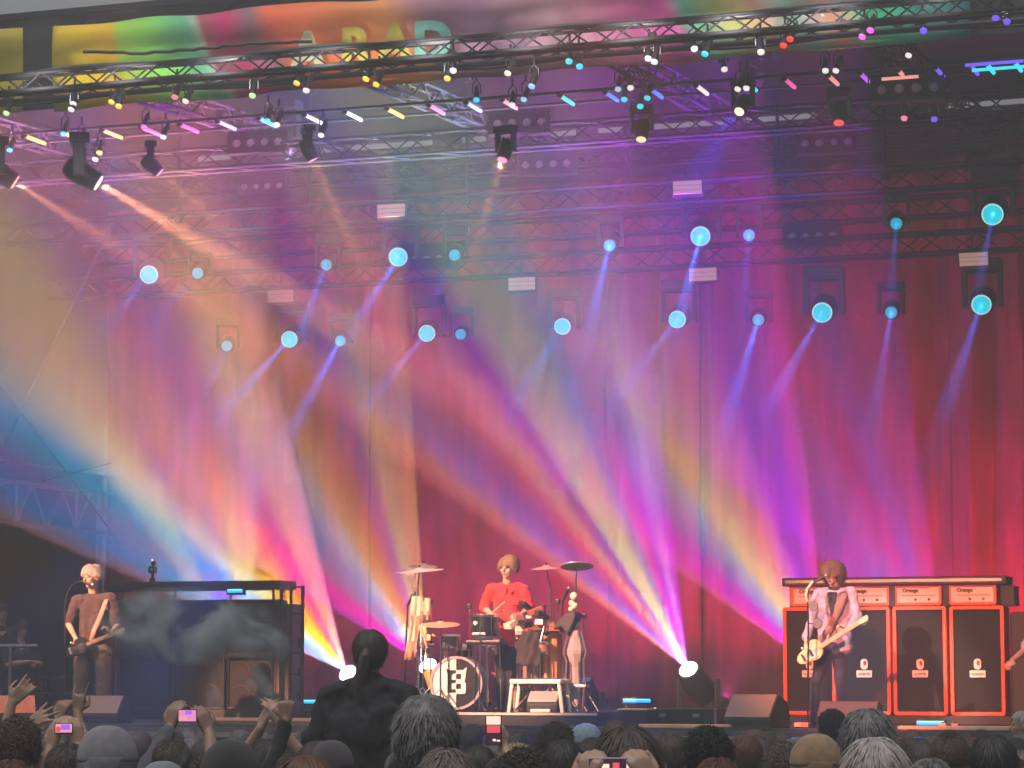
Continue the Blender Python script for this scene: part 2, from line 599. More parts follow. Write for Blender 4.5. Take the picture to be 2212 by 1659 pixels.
def banner(name, x0, x1, label):
    o0 = V((at(118, 100, 29.3).x - 0.9, 29.3, bz0))
    m = MB(); vs = []
    nx = int((x1 - x0) * 10) + 2; nz = 8
    h = bz1 - bz0
    for i in range(nx + 1):
        x = x0 + (x1 - x0) * i / nx
        for j in range(nz + 1):
            z = h * j / nz
            vs.append((x - o0.x, 0.05 * math.sin(x * 2.1 + z * 2) + 0.03 * math.sin(x * 5.3 - z * 3), z + (0.02 * math.sin(x * 3.2) if j in (0, nz) else 0)))
    m.add(vs, [(i * (nz + 1) + j, (i + 1) * (nz + 1) + j, (i + 1) * (nz + 1) + j + 1, i * (nz + 1) + j + 1) for i in range(nx) for j in range(nz)])
    r = root(name, o0, label, 'banner', 'printed banners under the roof edge')
    o = m.build('cloth', bm_, r, smooth=True)
    md = o.modifiers.new('thick', 'SOLIDIFY'); md.thickness = 0.004
    return r


ban = banner('banner', at(119, 100, 29.3).x, at(2098, 100, 29.3).x, 'long banner in yellow, green, pink and orange with big rounded letters')
banner('banner', at(-150, 100, 29.3).x, at(50, 100, 29.3).x, 'short green and salmon banner piece at the far left of the roof edge')


def text_mesh(s, size, depth=0.002, bold=0.0):
    cu = bpy.data.curves.new('lettering', 'FONT')
    cu.body = s; cu.size = size; cu.extrude = depth; cu.offset = bold
    cu.align_x = 'CENTER'; cu.align_y = 'CENTER'
    cu.resolution_u = 3
    o = bpy.data.objects.new('lettering', cu)
    C.objects.link(o)
    dg = bpy.context.evaluated_depsgraph_get()
    me = bpy.data.meshes.new_from_object(o.evaluated_get(dg))
    bpy.data.objects.remove(o)
    for v in me.vertices:                      # stand it up, facing the audience
        x, y, z = v.co
        v.co = (x, -z, y)
    return me


cream = mat('cream_print', (.75, .68, .42), 0.6, noise=0.1)
yellp = mat('yellow_print', (.75, .6, .08), 0.6, noise=0.1)
mintp = mat('mint_print', (.25, .65, .55), 0.6, noise=0.15)
lavp = mat('lavender_print', (.42, .48, .68), 0.6, noise=0.15)
for ch, px, mt_ in (('A', 672, cream), ('R', 775, yellp), ('A', 858, yellp), ('D', 940, mintp)):
    me = text_mesh(ch, 0.66, 0.002, 0.03)
    p = at(px, 0, 29.3)
    o = link_mesh('letter', me, mt_, ban)
    o.location = (p.x - ban.location.x, -0.085, 0.44)

# ---------------------------------------------------------------- trusses


def truss(label, a, b, w=0.29, m=DALU, r=0.024, rl=0.011, step=None, parts=True):
    """Box truss from a to b."""
    a, b = V(a), V(b)
    rt = root('lighting_truss', a, label, 'truss', 'box trusses under the stage roof')
    L = (b - a).length; d = (b - a).normalized()
    x = d; z = UP; y = z.cross(x).normalized(); z = x.cross(y)
    step = step or w * 1.35
    n = max(2, int(L / step))
    st = L / n
    cor = [y * (w / 2) + z * (w / 2), -y * (w / 2) + z * (w / 2), -y * (w / 2) - z * (w / 2), y * (w / 2) - z * (w / 2)]
    for c in cor:
        mb = MB(); mb.cyl(c, c + d * L, r, n=8); mb.build('chord', m, rt, smooth=True)
    mb = MB()
    for i in range(n):
        for q in range(4):
            p0, p1 = cor[q], cor[(q + 1) % 4]
            if i % 2: p0, p1 = p1, p0
            mb.cyl(p0 + d * (st * i), p1 + d * (st * (i + 1)), rl, n=5, cap=False)
    mb.build('lacing', m, rt)
    return rt


X0, X1 = -21.5, 2.0


def xtruss(py, Y, label, w=0.29, **k):
    z = at(1106, py, Y).z
    return truss(label, (X0, Y, z), (X1, Y, z), w, **k), z


_, zf = xtruss(94, 28.35, 'front box truss crossing the printed banner, par lamps clamped along it', 0.2, m=mat('grey_black_truss', (.014, .013, .016), .7, .0, spec=.2), r=0.022, rl=0.012)
_, zf2 = xtruss(124, 28.75, 'second front truss just below and behind the one before the banner', 0.1, m=BLACKM, step=0.3)
_, zr1 = xtruss(440, 35.0, 'truss carrying the upper row of cyan moving lamps')
_, zr2 = xtruss(575, 37.0, 'truss carrying the lower row of cyan moving lamps')
_, zb = xtruss(300, 33.2, 'dark truss with blinder lamps below the coloured tubes', 0.29)
_, zc = xtruss(352, 37.2, 'faint rear truss just under the daylight gaps')
_, zd = xtruss(325, 39.0, 'rearmost truss in front of the daylight gaps', 0.25)
_, ze = xtruss(500, 38.2, 'rear truss in front of the top of the red curtain')
for k, px in enumerate((120, 560, 1010, 1500, 2010)):
    x = at(px, 300, 34).x
    truss(['roof truss running back from the front, far left one', 'roof truss running back, second one from the far left', 'roof truss running back above the drum kit',
           'roof truss running back, between drum kit and amplifier wall', 'roof truss running back above the orange amplifier wall'][k], (x, 29.2, zf + 0.25), (x, 39.6, zf + 0.75), 0.25)
# drop pipes from the upper truss to the lamp trusses
for k, px in enumerate((360, 640, 980, 1330, 1650, 1880)):
    p = at(px, 450, 35.0)
    rr = root('drop_bar', (p.x, 35.0, zr1), None, 'drop bar', 'vertical drop bars between the trusses')
    rr['label'] = 'vertical pipe hanging between two trusses, ' + ['leftmost of six', 'second of six from the left', 'third of six from the left', 'fourth of six from the left', 'fifth of six from the left', 'rightmost of six'][k]
    m = MB().cyl((0.2, 0, 0.1), (0.2, 0, 1.9), 0.024); m.build('pipe', DALU, rr)
    for z_ in (0.08, 1.85): MB().cbox((0.2, 0, z_), (0.09, 0.09, 0.12)).build('clamp', BLACKM, rr)
# long loose pipes and cable bundles sagging under the banner
for k, (y0, Y, rr_) in enumerate(((112, 28.6, 0.03), (137, 29.0, 0.022), (72, 28.3, 0.035))):
    z = at(1106, y0, Y).z
    pts = [(X0 + (X1 - X0) * i / 60, Y, z + 0.03 * math.sin(i * 0.8 + k)) for i in range(61)]
    o = MB().path(pts, rr_, 6).build('cable_loom', BLACK, smooth=True)
    tag(o, ['thick black cable bundle along the foot of the banner', 'thin black cable bundle under the thick one, along the banner', 'black cable bundle lying on the front truss'][k], 'cables', 'cable bundles along the roof edge')
zl = at(660, 60, 28.9).z
pts = []
for i in range(30):
    p = at(180 + 17 * i, [112, 113, 116, 112, 108, 104, 98, 94, 92, 90][min(9, i // 3)], 28.9)
    pts.append(p)
o = MB().path(pts, 0.022, 6).build('cable_loom', BLACK, smooth=True)
tag(o, 'wavy dark cable hanging across the yellow and green part of the banner', 'cables', 'cable bundles along the roof edge')

# ---------------------------------------------------------------- ladder truss with coloured light tubes
LZ = at(1000, 216, 31.5).z
rt = root('tube_ladder', (X0, 31.5, LZ), 'flat ladder truss whose rungs are glowing coloured light tubes', 'light ladder')
for y in (0, 0.62):
    MB().cyl((0, y, 0), (24, y, 0), 0.022, n=8).build('chord', mat('ladder_metal', (.07, .07, .09), .4, .5), rt, smooth=True)
LC = {'y': ((1, .75, .05), 'yellow'), 'k': ((1, .12, .45), 'pink'), 'l': ((.35, .6, 1), 'pale blue'), 'c': ((.05, .85, 1), 'cyan'), 'w': ((1, .9, .75), 'warm white'), 's': ((1, .35, .3), 'salmon'),
      'b': ((.05, .3, 1), 'deep blue'), 'g': ((.02, .9, .7), 'turquoise'), 'p': ((.6, .12, 1), 'purple'), 'v': ((.2, .12, 1), 'violet')}
tubes = [(-16, 'c'), (77, 'y'), (160, 'y'), (243, 'y'), (326, 'k'), (409, 'k'), (490, 'l'), (578, 'c'), (676, 'w'), (763, 'w'), (853, 'y'), (943, 'k'), (1023, 'l'), (1100, 's'), (1224, 'g'), (1321, 'b'), (1417, 'b'), (1516, 'w'), (1622, 'c'),
         (1706, 'k'), (1800, 's'), (1868, 'p'), (1950, 's'), (2030, 'v'), (2105, 'v'), (2140, 'c'), (2200, 'c')]
for k, (px, c) in enumerate(tubes):
    p = at(px, 216, 31.8)
    col, nm = LC[c]
    x = p.x - X0
    g = glow('tube_' + nm.replace(' ', '_'), col, 1.05)
    rr = root('light_tube', (p.x, 31.5, LZ), None, 'light tube', 'coloured light tubes on the ladder truss')
    rr['label'] = nm + ' glowing tube on the ladder truss, ' + ('just inside the left edge' if px < 0 else ORD[k - 1] + ' from the left')
    MB().cyl((0, 0.05, -0.03), (0, 0.57, -0.03), 0.026, n=8).build('tube', g, rr, smooth=True)
    for y_ in (0.0, 0.57): MB().cyl((0, y_, -0.03), (0, y_ + 0.05, -0.03), 0.034, n=8).build('end_cap', BLACKM, rr)
# four long tubes lying along the ladder near its right end
for k, (a, b, py, c) in enumerate(((1905, 1985, 171, 's'), (2085, 2212, 141, 'v'), (2100, 2215, 152, 'c'))):
    p = at(a, py, 31.4); q = at(b, py, 31.4)
    rr = root('light_tube', (p.x, 31.4, p.z), LC[c][1] + ' glowing tube lying lengthwise beside the ladder truss, near the right picture edge', 'light tube', 'coloured light tubes on the ladder truss')
    MB().cyl((0, 0, 0), (q.x - p.x, 0, 0), 0.02, n=8).build('tube', glow('tube_' + LC[c][1].replace(' ', '_'), LC[c][0], 1.5), rr, smooth=True)
    for x_ in (-0.03, q.x - p.x): MB().cyl((x_, 0, 0), (x_ + 0.03, 0, 0), 0.026, n=8).build('end_cap', BLACKM, rr)

# ---------------------------------------------------------------- par lamps on the front truss
PC = {'w': ((1, .93, .85), 'white'), 'y': ((1, .8, .1), 'yellow'), 'k': ((1, .25, .4), 'pink'), 'c': ((.05, .8, 1), 'cyan'), 'b': ((.35, .65, 1), 'pale blue'), 'r': ((1, .06, .03), 'red'), 'm': ((1, .12, .8), 'magenta'),
      'v': ((.2, .1, 1), 'violet'), 'g': ((.7, 1, .5), 'pale green'), 'd': ((.8, 1, 1), 'icy white')}
pars = [(13, 246, 'g'), (158, 226, 'w'), (153, 238, 'w'), (240, 222, 'y'), (256, 231, 'y'), (377, 211, 'k'), (400, 220, 'w'), (545, 208, 'g'), (640, 181, 'y'), (661, 197, 'w'), (790, 172, 'y'), (812, 184, 'y'), (966, 171, 'y'),
        (979, 154, 'w'), (1096, 160, 'w'), (1148, 188, 'b'), (1229, 134, 'c'), (1252, 145, 'c'), (1400, 128, 'd'), (1413, 135, 'd'), (1500, 107, 'd'), (1522, 118, 'c'), (1644, 114, 'w'), (1706, 86, 'r'), (1692, 100, 'r'),
        (1880, 67, 'm'), (1862, 81, 'm'), (1995, 68, 'v'), (2150, 40, 'v'), (2175, 48, 'v'), (2172, 32, 'w')]
pars2 = [(20, 325, 'c'), (137, 290, 'c'), (169, 307, 'd'), (170, 332, 'y'), (205, 345, 'd'), (214, 331, 'y'), (310, 275, 'k'), (352, 297, 'd'), (577, 262, 'c'), (598, 270, 'w'), (693, 293, 'w'), (1029, 217, 'c'), (1131, 216, 'b'),
         (1106, 228, 'w'), (1348, 216, 'c'), (1335, 194, 'b'), (1398, 213, 'c'), (1383, 231, 'c'), (1362, 191, 'w'), (1565, 151, 'w'), (1593, 194, 'w'), (1612, 192, 'w'), (1783, 154, 'w'), (1805, 154, 'w'), (1962, 121, 'w'), (2018, 259, 'v'), (1953, 257, 'k')]


def par(px, py, Y, c, k, where, group):
    col, nm = PC[c]
    p = at(px, py, Y)
    rr = root('par_lamp', p, None, 'stage lamp', group)
    rr['label'] = '%s glowing par lamp %s, %s from the left' % (nm, where, ORD[k])
    tilt = random.uniform(-0.5, 0.5)
    d = V((tilt * 0.5, -0.45, -0.9)).normalized()
    s = 0.043
    MB().cyl(-d * 0.20, -d * 0.02, s * 0.62, s * 1.02, n=12).cyl(-d * 0.24, -d * 0.20, s * 0.3, s * 0.62, n=12).build('can', BLACKM, rr, smooth=True)
    MB().cyl(-d * 0.022, d * 0.004, s * 0.95, s * 0.9, n=12).build('lens', glow('par_' + nm.replace(' ', '_'), col, 1.0), rr)
    c0 = -d * 0.11
    MB().path([c0 + V((s * 1.25, 0, 0)), c0 + V((s * 1.25, 0, 0.12)), c0 + V((0, 0, 0.17)), c0 + V((-s * 1.25, 0, 0.12)), c0 + V((-s * 1.25, 0, 0))], 0.009, 5).cyl(c0 + V((0, 0, 0.17)), c0 + V((0, 0, 0.26)), 0.014, n=6).build('yoke', BLACKM, rr)


for k, (px, py, c) in enumerate(sorted(pars)):
    par(px, py, 28.45, c, k, 'on the front truss', 'par lamps on the front truss')
for k, (px, py, c) in enumerate(sorted(pars2)):
    par(px, py, 31.3, c, k, 'beside the tube ladder', 'par lamps along the tube ladder')

# ---------------------------------------------------------------- four-lamp blinders
bl = [(556, 305, 33.0, 31), (565, 400, 36.0, 26), (1122, 262, 33.0, 32), (1180, 351, 36.0, 30), (1960, 187, 31.8, 37), (1785, 305, 36.0, 31), (1755, 507, 37.6, 29), (935, 557, 37.6, 27)]
names = ['over the left speaker stack, nearer one', 'over the left speaker stack, smaller lower one', 'above the drum kit, upper one with a lamp ring beside it', 'above the drum kit, lower one', 'nearest the top right corner',
         'above the amplifier wall, unlit upper one', 'in front of the red curtain, above the amplifier wall', 'in front of the haze, between two cyan lamps']
for (px, py, Y, sp), nm in zip(bl, names):
    p = at(px, py, Y)
    q = mpp(px, py, Y)
    w = sp * q
    rr = root('blinder_lamp', p, 'dark four-lens blinder ' + nm, 'blinder', 'four-lens blinder lamps', rot=(R(-8), R(-1), R(10)))
    MB().bbox((0, 0.07, 0), (w * 4.3, 0.14, w * 1.7), 0.015).build('housing', BLACKM, rr)
    for i in range(4):
        x = (i - 1.5) * w
        MB().lathe([(w * .36, 0), (w * .40, 0.02), (w * .33, 0.022), (w * .30, 0.0)], 16, Matrix.Translation((x, 0.0, -w * .1)) @ Matrix.Rotation(R(90), 4, 'X'), cap=False).build('rim', BLACKM, rr, smooth=True)
        MB().sph((x, 0.0, -w * .1), (w * .3, 0.025, w * .3), 12, 8).build('lens', LENS0, rr, smooth=True)
    MB().path([(w * 2.25, .07, 0), (w * 2.25, .07, w * 1.1), (0, .07, w * 1.3), (-w * 2.25, .07, w * 1.1), (-w * 2.25, .07, 0)], 0.012, 5).build('yoke', BLACKM, rr)

# pale strobe panels
for k, (px, py, Y) in enumerate(((845, 455, 34.5), (606, 640, 36.3), (1127, 613, 36.3), (1485, 405, 34.5), (1518, 593, 36.3), (2103, 560, 36.3))):
    p = at(px, py, Y)
    pm = glow('strobe_face' if k != 1 else 'strobe_face_dim', (1.0, .62, .5), (0.33, .1)[k == 1])
    rr = root('strobe_panel', p, ['pale strobe panel high in the rig, above a cyan lamp pair', 'dim grey strobe panel seen through thick haze', 'pale strobe panel alone above the drummer', 'pale striped strobe panel highest in the blue haze',
                                  'pale strobe panel just under a cyan lamp and its blue beam', 'pale strobe panel near the right picture edge'][k], 'strobe', 'pale strobe panels', rot=(R(-12), R(-2), R(14)))
    MB().bbox((0, 0.05, 0), (.42, 0.09, .22), 0.01).build('housing', BLACKM, rr)
    m = MB()
    for i in range(3): m.bbox((0, -0.003, -0.066 + i * 0.066), (.39, 0.014, .058), 0.004)
    m.build('panel', pm, rr)
    MB().path([(.23, .05, 0), (.23, .05, .15), (-.23, .05, .15), (-.23, .05, 0)], 0.01, 5).cyl((0, .05, .15), (0, .05, .35), 0.014, n=6).build('bracket', BLACKM, rr)

# unseen spots added before the front truss to brighten the banner behind it
for k, px in enumerate((60, 240, 450, 680, 900, 1120, 1340, 1560, 1780, 2000)):
    p = at(px, 60, 27.9); p.z = zf - 0.1
    spot('banner_fill', p, V((0, 1.4, .35)), 130, (1.0, .95, .9), 62 if px < 1900 else 15, 0.9, 0.05)

# ---------------------------------------------------------------- moving heads
CY = glow('cyan_lens', (.0, .42, .55), 0.95)
CYB = glow('bright_cyan_lens', (.0, .62, .70), 1.1)


def moving_head(p, d, s, lens, label, hang=True, cat='moving lamp', group=None, rim=None, name='moving_head_lamp', side=None):
    """p: centre of the lens, d: where it points, s: size (lens radius 0.1 at s = 1)."""
    d = V(d).normalized()
    rr = root(name, p, label, cat, group)
    c = -d * (0.27 * s)
    z = -d
    x, y = frame_of(z)
    M = Matrix((x, y, z)).transposed().to_4x4()
    MB().lathe([(0.125 * s, 0.0), (0.135 * s, 0.015 * s), (0.14 * s, 0.12 * s), (0.155 * s, 0.2 * s), (0.155 * s, 0.36 * s), (0.125 * s, 0.45 * s), (0.06 * s, 0.48 * s)], 20, M).build('head', BLACKM, rr, smooth=True)
    l = MB().lathe([(0.0, 0.0), (0.1 * s, 0.0), (0.1 * s, 0.012 * s), (0.0, 0.02 * s)][::-1], 20, Matrix.Translation(d * (0.012 * s)) @ M, cap=False).build('lens', lens, rr)
    if rim: MB().lathe([(0.1 * s, -0.012 * s), (0.113 * s, -0.012 * s), (0.113 * s, 0.004 * s), (0.1 * s, 0.004 * s), (0.1 * s, -0.012 * s)], 20, M, cap=False).build('rim', rim, rr)
    up = 1 if hang else -1
    a = V((d.y, -d.x, 0))
    a = V((1, 0, 0)) if a.length < 0.2 else a.normalized()
    if side is not None: a = V(side).normalized()
    w = 0.2 * s
    m = MB()
    for q in (-1, 1):
        e = c + a * (w * q)
        t = e + UP * (0.33 * s * up)
        bx = a * (0.03 * s); by = a.cross(UP) * (0.075 * s)
        m.add([e - bx - by - UP * .08 * s * up, e + bx - by - UP * .08 * s * up, e + bx + by - UP * .08 * s * up, e - bx + by - UP * .08 * s * up, t - bx - by, t + bx - by, t + bx + by, t - bx + by],
              [(0, 1, 2, 3), (4, 5, 6, 7), (0, 1, 5, 4), (1, 2, 6, 5), (2, 3, 7, 6), (3, 0, 4, 7)])
    t0 = c + UP * (0.33 * s * up)
    m.cyl(t0 - a * w, t0 + a * w, 0.03 * s, n=8)
    m.build('yoke', BLACKM, rr, bevel=0.008 * s)
    b0 = c + UP * (0.40 * s * up)
    Mb = Matrix((a, UP.cross(a), UP)).transposed().to_4x4(); Mb.translation = b0
    MB().bbox((0, 0, 0), (0.46 * s, 0.26 * s, 0.14 * s), 0.02 * s, Mb).build('base', BLACKM, rr)
    return rr


WR = glow('lens_rim_glow', (.5, .9, .88), 1.0)
row1 = [(322, 593, 1.5, 38, .5), (427, 590, 1, 40, .3), (705, 572, 1, 20, .8), (860, 555, 1.5, 32, 1.2), (982, 551, 1, 25, .25), (1317, 530, 1, 14, 1.2), (1513, 510, 1.5, 15, 1.6), (1618, 508, 1, 5, .35), (1936, 483, 1, 5, .25), (2144, 463, 1.6, 12, .35)]
row2 = [(490, 747, 1, 25, .4), (625, 733, 1.4, 42, 1.0), (735, 736, 1, 28, 1.1), (922, 720, 1.4, 40, .6), (995, 722, 1, 30, .12), (1215, 705, 1.35, 32, .7), (1463, 690, 1.4, 38, .7), (1638, 691, 1.05, 18, 1.2), (1776, 675, 1.6, 30, .9), (1925, 675, 1.05, 10, .5), (2120, 658, 1.55, 20, .8)]
BEAM = 30000
for rn, row, Y in (('upper', row1, 35.0), ('lower', row2, 37.0)):
    for k, (px, py, s, ang, br) in enumerate(row):
        p = at(px, py, Y)
        vw = (p - CAM).normalized(); vr = vw.cross(UP).normalized(); vu = vr.cross(vw)
        d = (vr * -math.sin(R(ang)) - vu * math.cos(R(ang)) - vw * 5.0).normalized()
        rr = moving_head(p, d, s * 0.80, CYB if s > 1.2 else CY, 'cyan glowing moving lamp with %s lens, %s from the left in the %s row' % ('large' if s > 1.2 else 'small', ORD[k], rn),
                         group='cyan moving lamps in the rig', rim=WR if s > 1.2 else None)
        spot('beam_light', p + d * 0.05, d, 2.3, (.02, .17, 1.0), BEAM * br, 0.5, 0.03)

# large peach lamps at the upper left, fainter ones along the rig
PE = glow('peach_lens', (1.0, .50, .36), 1.2)
PED = glow('dim_peach_lens', (.7, .4, .3), .5)
PEW = glow('warm_white_lens', (1.0, .80, .55), 1.5)
big = [(212, 395, 31.0, 1.05, (0.86, -0.50, 0.1), PEW, 1.0, 'large peach lamp throwing a wide orange beam down to the right'),
       (32, 393, 31.0, .95, (0.84, -0.52, 0.22), PE, .45, 'large peach lamp seen edge-on at the left picture edge'),
       (345, 372, 31.5, .62, (0.75, -0.65, 0.1), PED, .18, 'black moving lamp with a dark square head beside the large peach lamp'),
       (676, 345, 31.5, .62, (0.42, -0.9, 0.1), PED, .2, 'brown-lit moving lamp right of the first blinder'),
       (1085, 345, 31.5, .62, (-0.25, -0.9, -0.35), glow('pink_lens', (1, .3, .45), 1.2), .10, 'moving lamp with a pink lens under the upper centre blinder'),
       (1385, 301, 31.5, .62, (-0.1, -0.9, -0.4), glow('straw_lens', (1, .85, .5), 1.1), .0, 'moving lamp with a straw yellow lens above the blue haze'),
       (1597, 241, 31.5, .62, (-0.3, -0.6, -0.5), PEW, .0, 'moving lamp with a cream lens left of the red one'),
       (1812, 265, 31.5, .62, (-0.1, -0.9, -0.4), glow('red_lens', (1, .08, .06), 1.2), .0, 'moving lamp with a red lens above the amplifier wall')]
for px, py, Y, s, (a, b_, c_), lm, br, lab in big:
    p = at(px, py, Y)
    d = cdir(a, b_, c_)
    rr = moving_head(p, d, s, lm, lab, group='warm moving lamps on the front rig')
    if br: spot('beam_light', p + d * 0.10, d, 10, (1.0, .36, .16), 42000 * br, 0.4, 0.04)
# a wide washes of blue from the rig into the roof haze
p = at(1600, 215, 34.0)
rr = moving_head(p, cdir(-.45, -.8, .22), 1.0, glow('deep_blue_lens', (.02, .08, 1), 2.0), 'moving lamp washing the roof haze deep blue, right of the cream one', group='warm moving lamps on the front rig')
spot('beam_light', p + cdir(-.45, -.8, .22) * .05, cdir(-.45, -.8, .22), 34, (.02, .05, 1), 4200, 0.9, 0.05)
p = at(620, 330, 34.0)  # unseen lamp added to tint the left rig
rr = moving_head(p, cdir(.1, -.9, .22), 1.0, glow('slate_blue_lens', (.1, .3, 1), 1.0), 'added moving lamp washing the left rig slate blue', group='warm moving lamps on the front rig')
spot('beam_light', p + cdir(.1, -.9, .22) * .05, cdir(.1, -.9, .22), 36, (.10, .25, .7), 1100, 0.9, 0.05)

# ---------------------------------------------------------------- floor lamps with the rainbow fans
WHITE_HOT = glow('white_hot_lens', (1, 1, 1), 9.0)
k0 = (0, 0, 0)
fans = [
    (545, 1462, 67, 52, 1.0, [(.08, .01, .12), (.0, .14, .18), (.0, .26, .30), (.0, .20, .24), (.75, .8, .55), (.55, .6, .45), (.05, .08, .85), (.3, .03, .6), (.08, .12, .9), (.3, .1, .3), (.5, .5, .34), (.42, .44, .32), (.36, .42, .36), (.2, .22, .2)]),
    (752, 1455, 50, 54, 1.9, [(.8, .25, .18), (.06, .35, 1.0), (.3, .2, .7), (.02, .5, 1.0), (1.0, .9, .45), (1.0, .55, .0), (1.0, .42, .0), (1.0, .14, .05), (.7, .03, .25), (1.0, .3, .12), (1.0, .25, .25), (.4, .1, .3)]),
    (925, 1440, 58, 58, 1.1, [(.15, .05, .8), (1.0, .0, .55), (.9, .0, .5), (.4, .25, .6), (.25, .4, .95), (.6, .6, .7), (1.0, .5, .12), (.9, .25, .1), (.45, .12, .5), (.9, .7, .3), (.9, .35, .2), (.95, .5, .1)]),
    (1488, 1447, 60, 50, 1.2, [(.7, .05, .1), (.95, .35, .25), (.12, .2, 1.0), (.2, .12, .9), (.9, .1, .3), (1.0, .45, .35), (.15, .06, .8), (.8, 1.0, .5), (.9, .9, .45), (.1, .35, .8), (.9, .05, .65), (.3, .02, 1.0), (.6, .25, 1.0), (.45, .0, .9), (.3, .0, .5)]),
    (1795, 1470, 60, 50, 1.2, [(.9, .2, .4), (.75, .0, .75), (.55, .0, .95), (.08, .25, .95), (.15, .65, 1.0), (.95, .9, .3), (.9, .7, .4), (1.0, .4, .4), (.85, .2, .8), (.3, .0, 1.0), (.2, .0, 1.0), (.7, .0, .8), (.8, .05, .35)]),
    (2050, 1450, 62, 44, .9, [(.3, .0, .8), (.25, .05, .9), (.05, .1, 1.0), (.45, .15, 1), (.6, .02, .5), (.15, .1, 1.0), (.6, .05, .4), (.2, .0, .5)]),
]
FANP = 27000
FY = 34.1
for k, (px, py, ang, size, br, cols) in enumerate(fans):
    p = at(px, py, FY)
    vw = (p - CAM).normalized()                            # the fan stands square to the line from the audience
    vr = vw.cross(UP).normalized(); vu = vr.cross(vw)
    d = (vr * -math.cos(R(ang)) + vu * math.sin(R(ang))).normalized()
    xa = vr * -math.sin(R(ang)) - vu * math.cos(R(ang))    # across the fan, towards its lower side
    hd = (d - vw * 0.95).normalized()
    rr = moving_head(p, hd, 1.25, WHITE_HOT, ['floor lamp hidden behind the left speaker stack, throwing the teal and blue fan', 'floor lamp behind the raised dark person, throwing the yellow and blue fan',
                     'floor lamp behind the drum kit, throwing the magenta fan', 'white glaring floor lamp standing between drum kit and amplifier wall', 'floor lamp behind the amplifier wall, throwing the violet and cream fan',
                     'floor lamp behind the amplifier wall, rightmost, throwing a weak violet fan'][k], hang=False, group='rainbow fan lamps on the stage floor', rim=ALU, side=RT)
    spot('fan_light', p + hd * 0.05, d, size, (1, 1, 1), FANP * br, 0.06, 0.02, cols=cols, xaxis=xa, spread=math.tan(R(size / 2)), seed=k * 3.7)
# a beamless twin beside the drum riser, its lens given a teal glow
moving_head(at(1262, 1470, FY), cdir(-.25, .9, -.3), 0.9, glow('dim_teal_lens', (.02, .25, .35), .5), 'dark floor lamp right of the drum kit, faint teal glow in its lens', hang=False, group='rainbow fan lamps on the stage floor', side=RT)

# wash lamps added on the floor to tint the curtain magenta and red
WASH = 160
wash = [(330, (.03, .10, .2), .4), (560, (.9, .2, .25), .6), (800, (1, .08, .25), 1.0), (1050, (.95, .12, .45), 1.5), (1300, (1, .05, .32), 1.6), (1560, (1, .05, .38), 1.6), (1850, (.45, .04, 1.0), 2.2), (2110, (1, .02, .10), 3.0), (2330, (1, .03, .06), 2.4)]
for k, (px, col, br) in enumerate(wash):
    p = at(px, 1500, 37.2); p.z = STG + 0.16
    rr = root('added_wash_lamp', (p.x, p.y, STG), 'small added wash lamp on the floor below the curtain, %s from the left' % ORD[k], 'wash lamp', 'added wash lamps at the foot of the curtain')
    MB().bbox((0, 0, 0.04), (.2, .16, .08), .01).build('base', BLACKM, rr)
    MB().cyl((0, -.05, .12), (0, .09, .2), .07, .08, n=14).build('head', BLACKM, rr, smooth=True)
    MB().cyl((0, .091, .201), (0, .095, .203), .068, n=14).build('lens', glow('wash_lens_%s' % ('violet', 'red')[col[2] < .35], col, 1.0), rr)
    spot('wash_light', p + V((0, .15, .1)), V((0, .36, 1)), 118, col, WASH * br, 0.8, 0.06)

# ---------------------------------------------------------------- red curtain
cz = STG + 0.02
cm = bpy.data.materials.new('red_velvet'); cm.use_nodes = True
nt = cm.node_tree; b = nt.nodes['Principled BSDF']; b.inputs['Roughness'].default_value = 0.75
b.inputs['Sheen Weight'].default_value = 0.3
tc = nt.nodes.new('ShaderNodeTexCoord'); n1 = nt.nodes.new('ShaderNodeTexNoise'); n1.inputs['Scale'].default_value = 1.4; n1.inputs['Detail'].default_value = 5
mp = nt.nodes.new('ShaderNodeMapping'); mp.inputs['Scale'].default_value = (2.5, 1, .5)
nt.links.new(tc.outputs['Object'], mp.inputs[0]); nt.links.new(mp.outputs[0], n1.inputs['Vector'])
cr = nt.nodes.new('ShaderNodeValToRGB'); cr.color_ramp.elements[0].color = (.22, .012, .03, 1); cr.color_ramp.elements[1].color = (.55, .04, .10, 1)
cr.color_ramp.elements[0].position = .3; cr.color_ramp.elements[1].position = .72
nt.links.new(n1.outputs['Fac'], cr.inputs[0]); nt.links.new(cr.outputs[0], b.inputs['Base Color'])
n2 = nt.nodes.new('ShaderNodeTexNoise'); n2.inputs['Scale'].default_value = 7; n2.inputs['Detail'].default_value = 3; n2.inputs['Distortion'].default_value = 1.2
nt.links.new(tc.outputs['Object'], n2.inputs['Vector'])
bp = nt.nodes.new('ShaderNodeBump'); bp.inputs['Strength'].default_value = .3; bp.inputs['Distance'].default_value = .05
nt.links.new(n2.outputs['Fac'], bp.inputs['Height']); nt.links.new(bp.outputs['Normal'], b.inputs['Normal'])
cx0, cx1 = XL - 0.1, 2.2
ctop = 9.6
edges = [cx0] + [at(px, 900, 39).x for px in (800, 1310, 1510, 2055)] + [cx1]
labs = ['red curtain panel behind the left speaker stack, hazy and multicoloured', 'red curtain panel behind the drum kit', 'narrow red curtain panel right of the drum kit', 'red curtain panel with folds above the amplifier wall', 'red curtain panel with deep folds beside the right picture edge']
